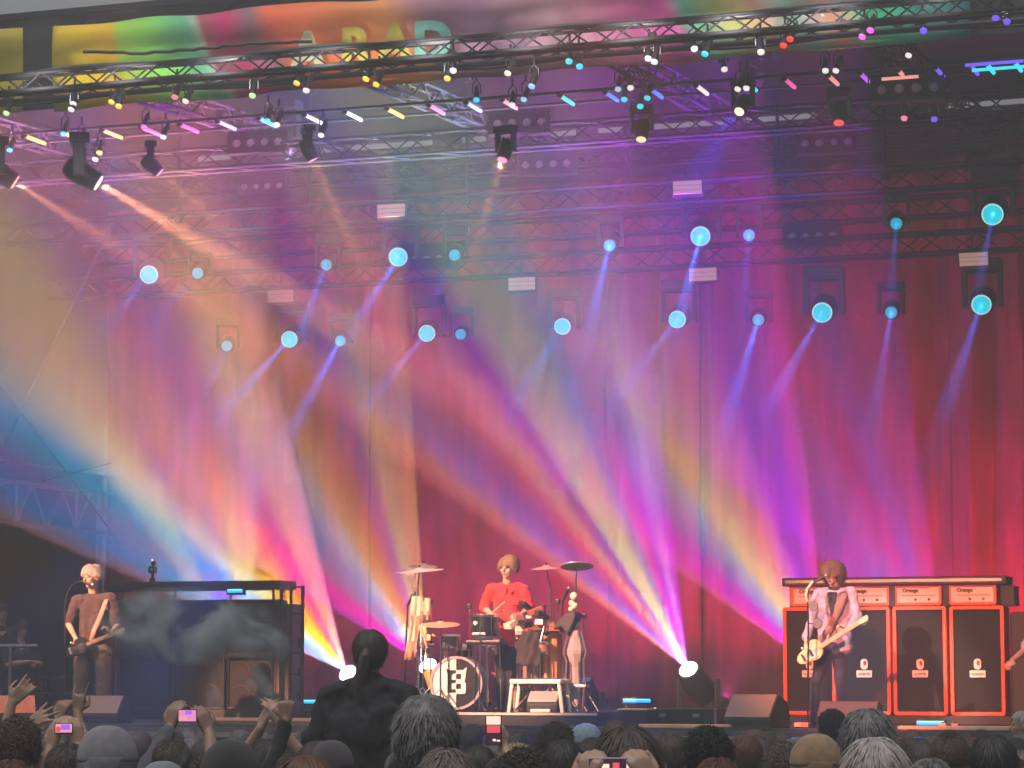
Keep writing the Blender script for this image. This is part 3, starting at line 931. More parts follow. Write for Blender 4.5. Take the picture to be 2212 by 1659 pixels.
for k in range(5):
    a, e = edges[k], edges[k + 1]
    nx = int((e - a) * 26); nz = 26
    amp = (.05, .05, .08, .12, .20)[k]
    m = MB(); vs = []
    for i in range(nx + 1):
        x = (e - a) * i / nx
        gx = a + x
        for j in range(nz + 1):
            q = j / nz
            z = (ctop - cz) * q
            ph = gx * 7.5 + 1.6 * math.sin(gx * 1.1) + 0.25 * math.sin(z * .9 + gx)
            w = amp * (math.sin(ph) + .5 * math.sin(ph * 1.9 + 1) + .35 * mnoise.noise(V((gx * 3, z * .5, 3)))) * (0.75 + .25 * q)
            w += 0.05 * mnoise.noise(V((gx * 1.2, z * 1.0, 9))) * (1 - q)
            vs.append((x, w + (0.06 * k % 0.12), z))
    m.add(vs, [(i * (nz + 1) + j, (i + 1) * (nz + 1) + j, (i + 1) * (nz + 1) + j + 1, i * (nz + 1) + j + 1) for i in range(nx) for j in range(nz)])
    o = m.build('curtain', cm, smooth=True)
    o.location = (a, 39.0, cz)
    md = o.modifiers.new('thick', 'SOLIDIFY'); md.thickness = 0.008
    tag(o, labs[k], 'curtain', 'panels of the red back curtain')

# ---------------------------------------------------------------- side gate of truss at the left
rt = root('side_gate', (XL, 38.6, STG), 'grey lattice gate frame at the left end of the stage', 'gate frame')
xg = 0.15
zt_, zb_ = GT - STG, GB - STG
y1 = -7.5
GY = at(205, 1100, 1).y
MB().cyl((xg, 0, 0), (xg, 0, zt_ + 0.35), 0.05, n=10).build('post', ALU, rt, smooth=True)
MB().cyl((xg - .16, .1, 0), (xg - .16, .1, zt_ + 0.1), 0.04, n=10).build('post', ALU, rt, smooth=True)
MB().cyl((xg, .2, zt_), (xg, y1, zt_), 0.04, n=8).build('chord', ALU, rt, smooth=True)
MB().cyl((xg, .2, zb_), (xg, y1, zb_), 0.04, n=8).build('chord', ALU, rt, smooth=True)
MB().cyl((xg, .3, zt_ + .33), (xg, y1, zt_ + .30), 0.025, n=8).build('top_pipe', ALU, rt, smooth=True)
m = MB()
n = 16; st = -y1 / n
for i in range(n):
    a, b2 = (zt_, zb_) if i % 2 else (zb_, zt_)
    m.cyl((xg, -st * i, a), (xg, -st * (i + 1), b2), 0.022, n=6)
    if i % 4 == 2: m.cyl((xg, -st * i, zb_), (xg, -st * i, zt_), 0.024, n=6)
m.build('lacing', ALU, rt)
# guy wires in front of the side cloth
for k, (a, b2) in enumerate((((0, 985), (252, 470)), ((-10, 1000), (238, 490)), ((-10, 820), (250, 1160)), ((90, 1040), (240, 1000)))):
    Y0 = 33.6
    p, q = at(a[0], a[1], Y0), at(b2[0], b2[1], Y0 + .6)
    o = MB().cyl((0, 0, 0), q - p, 0.011, n=5).build('guy_wire', DALU)
    o.location = p
    tag(o, ['steel guy wire rising steeply in front of the dark side cloth', 'second steel guy wire running just below the steep one', 'thin guy wire falling to the right across the side cloth', 'short wire near the top of the gate post'][k], 'guy wire', 'guy wires by the side cloth')

# ================================================================ AMPLIFIERS AND STAGE GEAR
ORANGE = mat('orange_vinyl', (.95, .10, .035), 0.45, noise=0.12, nscale=20, bump=0.15, bscale=150)
GRILLE = mat('brown_black_grille_cloth', (.014, .010, .010), 0.85, noise=0.35, nscale=60, bump=0.4, bscale=250)
PANEL = mat('pale_amp_panel', (.72, .62, .60), 0.4, noise=0.08)
BADGE = mat('pale_badge', (.85, .72, .62), 0.4, noise=0.05)
DKRED = mat('dark_red_print', (.35, .04, .03), 0.5)
VINYL = mat('black_vinyl', (.012, .011, .012), 0.5, noise=0.3, nscale=30, bump=0.3, bscale=120)


def rrect(w, h, r, n=4):
    pts = []
    for cx, cz_, a0 in ((w / 2 - r, h / 2 - r, 0), (-w / 2 + r, h / 2 - r, 90), (-w / 2 + r, -h / 2 + r, 180), (w / 2 - r, -h / 2 + r, 270)):
        for i in range(n + 1):
            a = R(a0 + 90 * i / n)
            pts.append((cx + r * math.cos(a), cz_ + r * math.sin(a)))
    return pts


def frame_prism(mb, w, h, r, t, y0, y1, c=(0, 0, 0)):
    """Rounded rectangular frame t thick, between y0 and y1."""
    a = rrect(w, h, r); b = rrect(w - 2 * t, h - 2 * t, max(0.004, r - t))
    n = len(a)
    vs = []
    for ring, y in ((a, y0), (b, y0), (b, y1), (a, y1)):
        vs += [(x + c[0], y + c[1], z + c[2]) for x, z in ring]
    fs = []
    for k in range(4):
        p, q = k * n, ((k + 1) % 4) * n
        fs += [(p + i, p + (i + 1) % n, q + (i + 1) % n, q + i) for i in range(n)]
    mb.add(vs, fs)


AY = 31.5
qa = mpp(1950, 1420, AY)
abase = at(1930, 1545, AY).z
cabw = 116.5 * qa; cabh = 234 * qa
riser_z = abase
# low black riser under the amp wall
pL, pR = at(1690, 1545, AY), at(2176, 1545, AY)
o = MB().box((0, 0, STG), (pR.x - pL.x + .1, 1.0, riser_z - 0.002)).build('amp_riser', VINYL, bevel=0.01)
o.location = (pL.x - .05, AY - .05, 0)
tag(o, 'low black platform under the wall of orange amplifiers', 'platform')
whose = ['leftmost orange bass cabinet, half hidden by the bass player', 'orange bass cabinet just right of the bass player, its badge clear', 'third orange bass cabinet from the left, fully in view', 'rightmost orange bass cabinet of the amplifier wall']
whoseh = ['orange amplifier head partly hidden behind the bass player, leftmost', 'orange amplifier head at the bass player\'s shoulder', 'third orange amplifier head from the left, fully in view', 'rightmost orange amplifier head of the wall']
for k in range(4):
    pc = at((1748, 1866, 1987, 2111)[k], 1430, AY)
    rr = root('bass_cabinet', (pc.x, AY, riser_z), whose[k], 'amplifier cabinet', 'orange bass cabinets in the amplifier wall')
    m = MB(); frame_prism(m, cabw, cabh, .035, .042, 0, .42, (0, 0, cabh / 2)); m.build('shell', ORANGE, rr, bevel=.004)
    MB().box((-cabw / 2 + .03, .03, .03), (cabw / 2 - .03, .40, cabh - .03)).build('grille', GRILLE, rr)
    bz = cabh * .42
    m = MB(); m.prism([(x, z + bz + .062) for x, z in rrect(.085, .125, .04, 6)], .010, .03); m.build('badge', BADGE, rr)
    m = MB(); m.prism([(x, z + bz - .052) for x, z in rrect(.185, .082, .006)], .010, .03); b_ = m.build('name_plate', BADGE, rr)
    me = text_mesh('orange', .05, .001, .001); link_mesh('lettering', me, DKRED, b_).location = (0, .0075, bz - .052)
    MB().sph((.01, .008, bz + .075), (.02, .004, .03)).build('emblem', DKRED, rr)
    m = MB()
    for q in (-1, 1): m.box((q * (cabw / 2 - .09) - .05, .02, -.001), (q * (cabw / 2 - .09) + .05, .38, .0005))
    # head
    hw, hh = .575, .25
    hx = (at((1758, 1871, 1983, 2101)[k], 1430, AY).x)
    rh = root('amplifier_head', (hx, AY + .03, riser_z + cabh + .012), whoseh[k], 'amplifier', 'orange amplifier heads')
    m = MB(); frame_prism(m, hw, hh, .035, .034, 0, .28, (0, 0, hh / 2)); m.build('shell', ORANGE, rh, bevel=.004)
    MB().box((-hw / 2 + .025, .03, .025), (hw / 2 - .025, .27, hh - .025)).build('panel', PANEL, rh)
    me = text_mesh('Orange', .062, .001, .004); link_mesh('lettering', me, BLACK, rh).location = (-.09, .027, .175)
    MB().box((-.19, .024, .112), (.21, .029, .122)).build('stripe', ORANGE, rh)
    for q in (-.03, .13):
        MB().cyl((q, .03, .07), (q, .008, .07), .017, .013, n=10).build('knob', BLACK, rh)
    for q in (-.17, -.12, .03, .07): MB().cyl((q, .03, .068), (q, .022, .068), .007, n=6).build('switch', ALU, rh)
    
    for fx, fy in ((-.2, .14), (.2, .14), (-.2, .05), (.2, .05)): MB().cyl((fx, fy, -.012), (fx, fy, .0), .012).build('foot', BLACK, rh)
# black case top over the heads, with a grey stripe
pa, pb = at(1694, 1254, AY), at(2168, 1254, AY)
cw = pb.x - pa.x
ztop = at(1930, 1246, AY).z
zc0 = riser_z + cabh
rr = root('amp_case', (pa.x, AY, zc0), 'black road case frame and lid over the orange amplifier heads', 'case')
H = ztop - zc0
m = MB().box((-.02, -.03, H - .10), (cw + .03, .5, H)); m.build('lid', VINYL, rr, bevel=.01)
MB().box((.02, -.04, H - .065), (cw - .02, -.028, H - .03)).build('edge_strip', ALU, rr)
MB().box((-.02, .36, .0), (cw + .03, .5, H - .1)).build('back_panel', VINYL, rr)
for px in (1815, 1926, 2043):
    x = at(px, 1280, AY).x - pa.x
    MB().box((x - .035, .0, 0), (x + .035, .36, H - .1)).build('divider', VINYL, rr)
MB().box((cw - .03, -.02, 0), (cw + .12, .36, H - .12)).build('end_panel', VINYL, rr)
xx = at(2176, 1400, AY).x
o = MB().bbox((0, 0, .66), (.26, .5, 1.32), .03).build('side_case', VINYL)
o.location = (xx + .15, AY + .32, STG); tag(o, 'tall black case standing at the right end of the amplifier wall', 'case')

# wedges -------------------------------------------------------------
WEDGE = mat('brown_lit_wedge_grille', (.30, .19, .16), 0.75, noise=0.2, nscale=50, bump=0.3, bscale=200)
WEDGEG = mat('grey_wedge_grille', (.33, .32, .35), 0.7, noise=0.2, nscale=50, bump=0.3, bscale=200)


def wedge(px, py, Y, w, label, m1=WEDGE, rz=0, d=.42, h=.34, base=None):
    p = at(px, py, Y); p.z = STG if base is None else base
    rr = root('wedge_monitor', p, label, 'wedge speaker', 'wedge monitors on the stage', rz=rz)
    prof = [(0, 0), (0, .10), (d * .45, h), (d * .9, h * .75), (d, .12), (d, 0)]
    m = MB()
    n = len(prof)
    vs = [(-w / 2, y, z) for y, z in prof] + [(w / 2, y, z) for y, z in prof]
    fs = [tuple(range(n)), tuple(range(2 * n - 1, n - 1, -1))] + [(i, i + n, (i + 1) % n + n, (i + 1) % n) for i in range(n)]
    m.add(vs, fs).build('box', VINYL, rr, bevel=.012)
    # the singer's side faces away from the audience; towards it stands the slanting back
    a = V((0, 0, .10)); b2 = V((0, d * .45, h)); t = (b2 - a).normalized(); nr = V((0, -t.z, t.y))
    L = (b2 - a).length
    vs = []
    for s_ in (-1, 1):
        for q in (.02, L - .02):
            for o_ in (.002, .012):
                vs.append(a + t * q + nr * o_ + V((s_ * (w / 2 - .015), 0, 0)))
    MB().add(vs, [(0, 1, 3, 2), (4, 6, 7, 5), (0, 4, 5, 1), (2, 3, 7, 6), (0, 2, 6, 4), (1, 5, 7, 3)]).build('grille', m1, rr)
    for s_ in (-1, 1):
        MB().bbox((s_ * (w / 2 + .002), d * .5, h * .4), (.012, .12, .05), .004).build('handle', BLACKM, rr)
    return rr


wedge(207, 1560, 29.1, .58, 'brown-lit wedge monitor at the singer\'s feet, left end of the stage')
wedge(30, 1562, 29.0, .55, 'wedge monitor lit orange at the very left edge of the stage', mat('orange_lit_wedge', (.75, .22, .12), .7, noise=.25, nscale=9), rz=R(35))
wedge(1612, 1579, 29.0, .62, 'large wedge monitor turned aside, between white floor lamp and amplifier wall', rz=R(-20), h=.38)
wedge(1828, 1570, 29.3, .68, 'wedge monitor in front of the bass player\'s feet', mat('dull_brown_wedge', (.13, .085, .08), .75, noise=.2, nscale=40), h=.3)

# left speaker stack ---------------------------------------------------
LY = 32.4
ql = mpp(430, 1400, LY)
zb1 = at(430, 1532, LY).z
rows = [(1416, 1530), (1293, 1414)]
colsx = [(253, 369), (371, 487), (489, 597)]
CABM = mat('dark_cabinet_cloth', (.016, .011, .011), 0.8, noise=0.35, nscale=40, bump=0.4, bscale=200)
x0 = at(246, 1545, LY).x; x1 = at(627, 1545, LY).x
o = MB().box((0, -.1, STG), (x1 - x0 + .05, 1.0, zb1 - .002)).build('stack_riser', VINYL, bevel=.01)
o.location = (x0, LY, 0); tag(o, 'low dark platform under the black speaker stack', 'platform')
posn = [['bottom left', 'bottom middle', 'bottom right'], ['top left', 'top middle', 'top right']]
zprev = zb1
for j, (ya, yb) in enumerate(rows):
    h = (yb - ya) * ql
    for i, (xa, xb) in enumerate(colsx):
        pc = at((xa + xb) / 2, 1400, LY)
        w = (at(xb, 1400, LY).x - at(xa, 1400, LY).x) - .012
        rr = root('speaker_cabinet', (pc.x, LY, zprev), 'black guitar cabinet, %s of the stack beside the singer' % posn[j][i], 'speaker cabinet', 'black guitar cabinets in the left stack')
        m = MB(); frame_prism(m, w, h - .004, .03, .03, 0, .36, (0, 0, h / 2)); m.build('shell', VINYL, rr, bevel=.004)
        MB().box((-w / 2 + .02, .03, .02), (w / 2 - .02, .35, h - .024)).build('grille', CABM, rr)
        for sx_ in (-1, 1):
            for sz in (-1, 1):
                MB().lathe([(.125, 0), (.13, .006), (.12, .008), (.118, 0)], 20, Matrix.Translation((sx_ * w * .22, .029, h / 2 + sz * h * .22)) @ Matrix.Rotation(R(90), 4, 'X'), cap=False).build('speaker_ring', VINYL, rr, smooth=True)
    zprev += h + .002
# strips of metal on the joins
rr = root('metal_grid', (x0, LY - .05, zb1), 'thin grey frame of posts and bars in front of the black speaker stack', 'frame')
Hs = zprev - zb1
for px in (250, 370, 488):
    x = at(px, 1400, LY).x - x0
    MB().box((x - .012, -.02, 0), (x + .012, 0, Hs)).build('post', DALU, rr)
z = (1530 - 1415) * ql
MB().box((.02, -.045, z - .012), (at(597, 1400, LY).x - x0, -.022, z + .012)).build('bar', DALU, rr)
# black top beam raised above the stack
zt1 = at(430, 1256, LY).z; zt0 = at(430, 1275, LY).z
rr = root('stack_canopy', (x0, LY, zprev), 'black beam raised on short posts above the black speaker stack', 'beam')
MB().box((-.12, -.12, zt0 - zprev), (at(614, 1260, LY).x - x0, .4, zt1 - zprev)).build('beam', VINYL, rr, bevel=.01)
MB().box((-.12, -.135, zt0 - zprev + .04), (at(612, 1260, LY).x - x0, -.122, zt0 - zprev + .06)).build('edge_strip', DALU, rr)
for px in (262, 370, 490, 606):
    x = at(px, 1400, LY).x - x0
    MB().cyl((x, .1, 0), (x, .1, zt0 - zprev), .016, n=8).build('post', ALU, rr)
o = MB().bbox((0, .1, .6), (.19, .42, 1.42), .02).build('side_case', mat('brown_black_flight_case', (.06, .04, .04), .6, noise=.3, nscale=10, bump=.2))
pp = at(611, 1400, LY); o.location = (pp.x, LY + .1, zb1 + .08); tag(o, 'narrow dark case closing the right end of the black speaker stack', 'case')
for k in range(2):
    pp = at((603, 620)[k], 1400, LY)
    o = MB().cyl((0, 0, 0), (0, 0, zt0 - STG), .02, n=8).build('stand_pole', DALU); o.location = (pp.x, LY - .2, STG)
    tag(o, ['thin pole at the right corner of the black speaker stack', 'outer thin pole at the right end of the black speaker stack'][k], 'pole', 'poles at the stack corner')
# open ladder frame right of the stack
p0 = at(652, 1530, 32.2)
rr = root('ladder_frame', (p0.x, 32.2, STG), 'open black ladder frame standing right of the black speaker stack', 'frame')
ht = at(652, 1266, 32.2).z - STG
wl = -(p0.x - at(628, 1400, 32.2).x)
MB().cyl((0, 0, 0), (0, 0, ht), .026, n=8).build('post', BLACKM, rr)
MB().cyl((wl, 0, 0), (wl, 0, ht), .02, n=8).build('post', BLACKM, rr)
for py in (1268, 1325, 1411, 1456):
    z = at(640, py, 32.2).z - STG
    MB().cyl((wl, 0, z), (0, 0, z), .012, n=6).build('rung', BLACKM, rr)
for z in (.3, .62, 1.0): MB().bbox((-.03, 0, z), (.06, .05, .12), .01).build('clamp', BLACKM, rr)
# small camera / lamp standing on the stack canopy
pc = at(322, 1256, LY)
rr = root('small_camera', (pc.x, LY + .1, zt1), 'small black remote camera standing on top of the speaker stack beam', 'camera')
MB().cyl((0, 0, 0), (0, 0, .06), .05, .03).cyl((0, 0, .06), (0, 0, .12), .02).build('foot', BLACKM, rr)
MB().bbox((0, 0, .17), (.09, .12, .1), .02).sph((.01, 0, .26), .035).build('body', BLACK, rr)
MB().sph((.02, -.07, .17), (.018, .01, .018)).build('lens', LENS0, rr)
MB().sph((0, -.02, .30), (.014, .014, .014)).build('tally_lamp', glow('white_pip', (1, 1, 1), 1.5), rr)

# glowing light bars on the floor and stack
bar_m = glow('blue_bar', (.02, .42, 1.0), 1.6)
bar_e = glow('cyan_bar', (.2, .9, 1.0), 1.8)


def led_bar(px, py, Y, wpx, label, stand=True):
    p = at(px, py, Y); q = mpp(px, py, Y); w = wpx * q
    rr = root('light_bar', p, label, 'light bar', 'cyan light bars on the stage')
    MB().bbox((0, .03, -.01), (w + .04, .07, .09), .01).build('housing', BLACKM, rr)
    MB().bbox((0, -.008, -.004), (w, .02, .045), .009).build('strip', bar_m, rr)
    MB().bbox((0, -.018, .012), (w * .96, .012, .014), .005).build('highlight', bar_e, rr)
    if stand:
        for s_ in (-1, 1):
            MB().box((s_ * w * .4 - .02, .01, STG - p.z), (s_ * w * .4 + .02, .05, -.05)).build('foot', BLACKM, rr)
    return rr


led_bar(1376, 1513, 33.0, 62, 'cyan light bar on the floor left of the white floor lamp')
led_bar(1636, 1512, 33.0, 62, 'cyan light bar behind the large wedge monitor')
led_bar(641, 1515, 33.0, 18, 'short cyan light bar at the foot of the ladder frame')
led_bar(673, 1515, 33.0, 38, 'cyan light bar between ladder frame and the raised dark person')
led_bar(2010, 1561, 30.4, 60, 'thin cyan light bar on the deck below the amplifier wall')
led_bar(508, 1276, LY - .25, 36, 'cyan light bar hanging under the beam of the black speaker stack', False)

# flight case and floor boxes right of the drum riser
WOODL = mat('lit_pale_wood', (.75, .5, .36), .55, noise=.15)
p = at(1470, 1566, 30.0)
rr = root('pedal_case', (p.x, 30.0, STG), 'dark flat flight case under the white floor lamp', 'case')
MB().bbox((0, .2, .1), (.86, .5, .2), .015).build('body', VINYL, rr)
for x in (-.43, .43):
    for y in (-.05, .45): MB().bbox((x, y, .1), (.03, .03, .205), .004).build('corner', ALU, rr)
for x in (-.2, .2): MB().bbox((x, -.055, .12), (.08, .012, .04), .004).build('latch', ALU, rr)
p = at(1365, 1560, 29.6)
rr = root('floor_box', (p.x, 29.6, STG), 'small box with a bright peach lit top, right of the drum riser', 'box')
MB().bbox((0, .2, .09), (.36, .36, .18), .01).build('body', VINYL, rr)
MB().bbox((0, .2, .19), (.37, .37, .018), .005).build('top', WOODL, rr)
for k, (px, w, lb) in enumerate(((1480, 1.05, 'pale plank lying along the stage edge below the flight case'), (2070, 1.3, 'pale plank on the deck below the rightmost amplifiers'), (560, 1.9, 'added strip imitating the orange lit riser edge below the black speaker stack'))):  # the last one stands in for light along the riser edge
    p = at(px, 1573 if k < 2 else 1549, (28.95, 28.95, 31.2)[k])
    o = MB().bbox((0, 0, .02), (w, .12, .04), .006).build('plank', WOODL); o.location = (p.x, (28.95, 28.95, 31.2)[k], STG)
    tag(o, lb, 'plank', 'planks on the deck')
# effect pedals
for k, px in enumerate((1722, 1738, 2035, 2062)):
    p = at(px, 1568, 29.3)
    rr = root('effect_pedal', (p.x, 29.3, STG), ['cream effect pedal left of the bass player\'s microphone stand', 'pink effect pedal touching the microphone stand\'s foot', 'small effect pedal on the deck under the amplifier wall', 'rightmost effect pedal under the amplifier wall'][k], 'pedal', 'effect pedals on the deck')
    MB().bbox((0, .07, .035), (.08, .13, .05), .008).build('housing', mat('cream_enamel', (.75, .6, .5), .4) if k % 2 == 0 else mat('pink_enamel', (.7, .3, .3), .4), rr)
    MB().cyl((0, .04, .06), (0, .04, .075), .012).cyl((-.02, .1, .06), (-.02, .1, .07), .008).cyl((.02, .1, .06), (.02, .1, .07), .008).build('switch', CHROME, rr)

# ================================================================ DRUM RISER AND KIT
KY = 29.55
rz_top = at(1100, 1539, KY - .35).z
xa, xb = at(905, 1540, 29.2).x, at(1290, 1540, 29.2).x
rr = root('drum_riser', (xa, KY - .35, STG), 'black drum riser with a pale edge along its front', 'riser')
MB().box((0, 0, 0), (xb - xa, 2.4, rz_top - STG)).build('platform', VINYL, rr)
MB().box((0, -.012, rz_top - STG - .03), (xb - xa, -.002, rz_top - STG - .002)).build('edge_strip', mat('pale_edge_tape', (.6, .55, .52), .5), rr)
RZ = rz_top
q = mpp(1000, 1480, KY)
HB = mat('white_drum_head', (.78, .70, .72), .5, noise=.06)
HK = mat('black_drum_head', (.012, .012, .014), .35, noise=.2)
SHELL = mat('grey_drum_shell', (.34, .33, .38), .35, noise=.1)
CH = CHROME


def kit(px, py, Y=KY, on=None):
    p = at(px, py, Y)
    return p


# bass drum
p = kit(988, 1477)
rb = 58 * q
rr = root('bass_drum', (p.x, KY - .05, RZ), 'bass drum with half white, half black head bearing a horned letter B', 'drum', rz=R(10))
cz_ = rb + .02
Mx = Matrix.Translation((0, 0, cz_)) @ Matrix.Rotation(R(-90), 4, 'X')
MB().lathe([(rb * .97, .03), (rb * .97, .42)], 40, Mx).build('shell', SHELL, rr, smooth=True)
MB().lathe([(rb * .90, 0), (rb, 0), (rb, .035), (rb * .90, .035), (rb * .90, 0)], 40, Mx, cap=False).build('hoop', SHELL, rr, smooth=True)
half = lambda s_: [(s_ * rb * .915 * math.cos(t), cz_ + rb * .915 * math.sin(t)) for t in [math.pi / 2 - math.pi * i / 24 for i in range(25)]]
MB().prism(half(-1), .012, .02).build('white_half', HB, rr)
MB().prism(half(1), .012, .02).build('black_half', HK, rr)
S = rb / 205.0 * .98
g = lambda pts: [((x - 680) * S, cz_ + (1030 - z_ - 15) * S + .0) for x, z_ in pts]
m = MB()
for poly in ([(600, 905), (632, 915), (632, 942), (612, 942)], [(612, 942), (645, 942), (645, 1090), (612, 1090)], [(632, 915), (680, 915), (680, 942), (632, 942)], [(645, 990), (680, 990), (680, 1016), (645, 1016)], [(645, 1064), (680, 1064), (680, 1090), (645, 1090)], [(645, 942), (656, 942), (645, 955)]):
    m.prism(g(poly), .006, .0118)
m.build('dark_half_letter', HK, rr)
m = MB()
for poly in ([(680, 915), (735, 915), (765, 892), (760, 925), (756, 945), (680, 945)], [(720, 945), (757, 945), (752, 985), (720, 985)], [(680, 985), (752, 985), (744, 1002), (757, 1020), (680, 1020)], [(720, 1020), (757, 1020), (758, 1062), (720, 1062)], [(680, 1062), (758, 1062), (752, 1095), (735, 1100), (680, 1100)]):
    m.prism(g(poly), .006, .0118)
m.build('pale_half_letter', HB, rr)
for k in range(8):
    a = R(22 + 45 * k)
    c = V((rb * 1.0 * math.cos(a), .02, cz_ + rb * math.sin(a)))
    MB().cyl(c + V((0, -.01, 0)), c + V((0, .16, 0)), .008, n=6).build('tension_rod', CH, rr)
for s_ in (-1, 1):
    MB().cyl((s_ * rb * .8, .1, cz_ - rb * .5), (s_ * rb * 1.15, -.02, 0), .012, n=8).build('leg', CH, rr)


def stand(x, y, h, label=None, name='stand', tripod=True, parent=None, base=None, lean=0.0):
    """pole with three legs; parts only"""
    b0 = 0
    MB().cyl((0, 0, .12 if tripod else 0), (lean, 0, h), .012, .009, n=8).build('pole', CH, parent)
    if tripod:
        for k in range(3):
            a = R(90 + 120 * k)
            MB().cyl((0, 0, .28), (.24 * math.cos(a), .24 * math.sin(a), .012), .009, n=6).build('leg', CH, parent)


def cymbal(px, py, wpx, label, m1, tilt=(0, 0), Y=KY + .3, base=None, boomx=0):
    p = at(px, py, Y)
    bz_ = RZ if base is None else base
    rr = root('cymbal', (p.x, Y, bz_), label, 'cymbal', 'cymbals of the drum kit')
    h = p.z - bz_
    r_ = wpx * mpp(px, py, Y) / 2
    M = Matrix.Translation((0, 0, h)) @ Euler((R(tilt[0]), R(tilt[1]), 0)).to_matrix().to_4x4()
    MB().lathe([(0.005, .030), (.03, .028), (.05, .012), (r_ * .5, .004), (r_, -.012), (r_, -.016), (r_ * .5, -.001), (.04, .006), (.005, .008)], 36, M, cap=False).build('bronze', m1, rr, smooth=True)
    MB().cyl((0, 0, h + .03), (0, 0, h + .06), .012, n=8).build('wing_nut', BLACKM, rr)
    if boomx:
        MB().cyl((boomx, .05, h - .25), (0, 0, h - .01), .009, n=6).build('boom', CH, rr)
        MB().cyl((boomx, .05, .2), (boomx, .05, h - .22), .012, n=8).build('pole', CH, rr)
        for k in range(3):
            a = R(90 + 120 * k)
            MB().cyl((boomx, .05, .3), (boomx + .24 * math.cos(a), .05 + .24 * math.sin(a), .012), .009, n=6).build('leg', CH, rr)
    else:
        stand(0, 0, h - .0, parent=rr)
    return rr


BRZ = mat('cymbal_bronze', (.85, .55, .32), .35, .45, noise=.15, nscale=30)
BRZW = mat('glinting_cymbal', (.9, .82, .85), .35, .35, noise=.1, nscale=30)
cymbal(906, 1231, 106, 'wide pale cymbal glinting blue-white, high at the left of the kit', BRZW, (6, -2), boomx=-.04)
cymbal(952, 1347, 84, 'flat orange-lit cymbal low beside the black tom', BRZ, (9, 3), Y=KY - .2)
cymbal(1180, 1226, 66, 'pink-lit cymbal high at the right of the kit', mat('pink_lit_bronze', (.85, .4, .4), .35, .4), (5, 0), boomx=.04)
cymbal(1246, 1221, 72, 'tilted cymbal on a boom, farthest right of the kit', BRZW, (-12, -5), boomx=-.03)
cymbal(915, 1222, 60, 'small cymbal sitting just above the wide pale one', BRZ, (10, 4), Y=KY + .6)


def drum(px, py, wpx, hpx, label, sh, Y=KY, tilt=(0, 0), base=None, legs=True, lugs=6, nm='drum', head=HB):
    p = at(px, py, Y); q_ = mpp(px, py, Y)
    r_ = wpx * q_ / 2; h = hpx * q_
    bz_ = RZ if base is None else base
    rr = root(nm, (p.x, Y, bz_), label, 'drum')
    c = p.z - bz_
    M = Matrix.Translation((0, 0, c)) @ Euler((R(tilt[0]), R(tilt[1]), 0)).to_matrix().to_4x4()
    MB().lathe([(r_ * .95, -h / 2), (r_ * .95, h / 2)], 28, M).build('shell', sh, rr, smooth=True)
    m = MB()
    for z in (-h / 2, h / 2 - .03):
        m = MB(); m.lathe([(r_ * .9, z), (r_ * 1.0, z), (r_ * 1.0, z + .03), (r_ * .9, z + .03), (r_ * .9, z)], 28, M, cap=False); m.build('hoop', CH, rr, smooth=True)
    MB().lathe([(.001, h / 2 + .001), (r_ * .9, h / 2 + .001), (r_ * .9, h / 2 + .004), (.001, h / 2 + .004)], 28, M, cap=False).build('drum_head', head, rr)
    for k in range(lugs):
        a = 2 * math.pi * k / lugs + .3
        u = V((math.cos(a) * r_ * 1.0, math.sin(a) * r_ * 1.0, 0))
        MB().cyl(M @ (u + V((0, 0, -h / 2 + .015))), M @ (u + V((0, 0, h / 2))), .006, n=6).build('tension_rod', CH, rr)
    if legs:
        for k in range(3):
            a = R(30 + 120 * k)
            u = V((math.cos(a) * r_ * 1.05, math.sin(a) * r_ * 1.05, 0))
            MB().cyl(M @ (u + V((0, 0, 0))), (u.x * 1.15, u.y * 1.15, .012), .008, n=6).build('leg', CH, rr)
    return rr, M, r_, h


BSH = mat('black_drum_shell', (.014, .015, .02), .3, noise=.2)
rr, M, r_, h = drum(1048, 1354, 58, 52, 'black tom with a white dot, standing before the drummer', BSH, Y=KY - .1)
MB().sph((-.065, -r_ - .002, at(1033, 1347, KY).z - RZ), (.026, .012, .026)).build('white_dot', HB, rr)
MB().bbox((-.02, -r_ - .002, at(1040, 1370, KY).z - RZ), (.17, .02, .03), .005).build('badge', ALU, rr)
rr2 = root('tom_tray', (rr.location.x, KY - .1, RZ), 'black tray on a pole under the black tom', 'tray')
zz = at(1050, 1388, KY).z - RZ
MB().bbox((0.02, 0, zz), (.44, .3, .05), .015).build('tray', BLACKM, rr2)
MB().cyl((.02, .02, .1), (.02, .02, zz - .025), .016, n=8).build('pole', CH, rr2)
drum(975, 1388, 44, 30, 'shallow steel snare drum between low cymbal and bass drum', mat('steel_shell', (.6, .55, .6), .25, .9, noise=.1), Y=KY + .15, tilt=(8, 3))
WOODO = mat('orange_wood_shell', (.62, .28, .13), .45, noise=.2, nscale=6)
drum(1193, 1418, 42, 104, 'tall orange-wood conga at the right of the kit', WOODO, Y=KY + .25)
drum(1150, 1425, 44, 90, 'brown conga half hidden by the hanging black cloth', mat('brown_wood_shell', (.33, .19, .13), .5, noise=.2, nscale=6), Y=KY + .3)
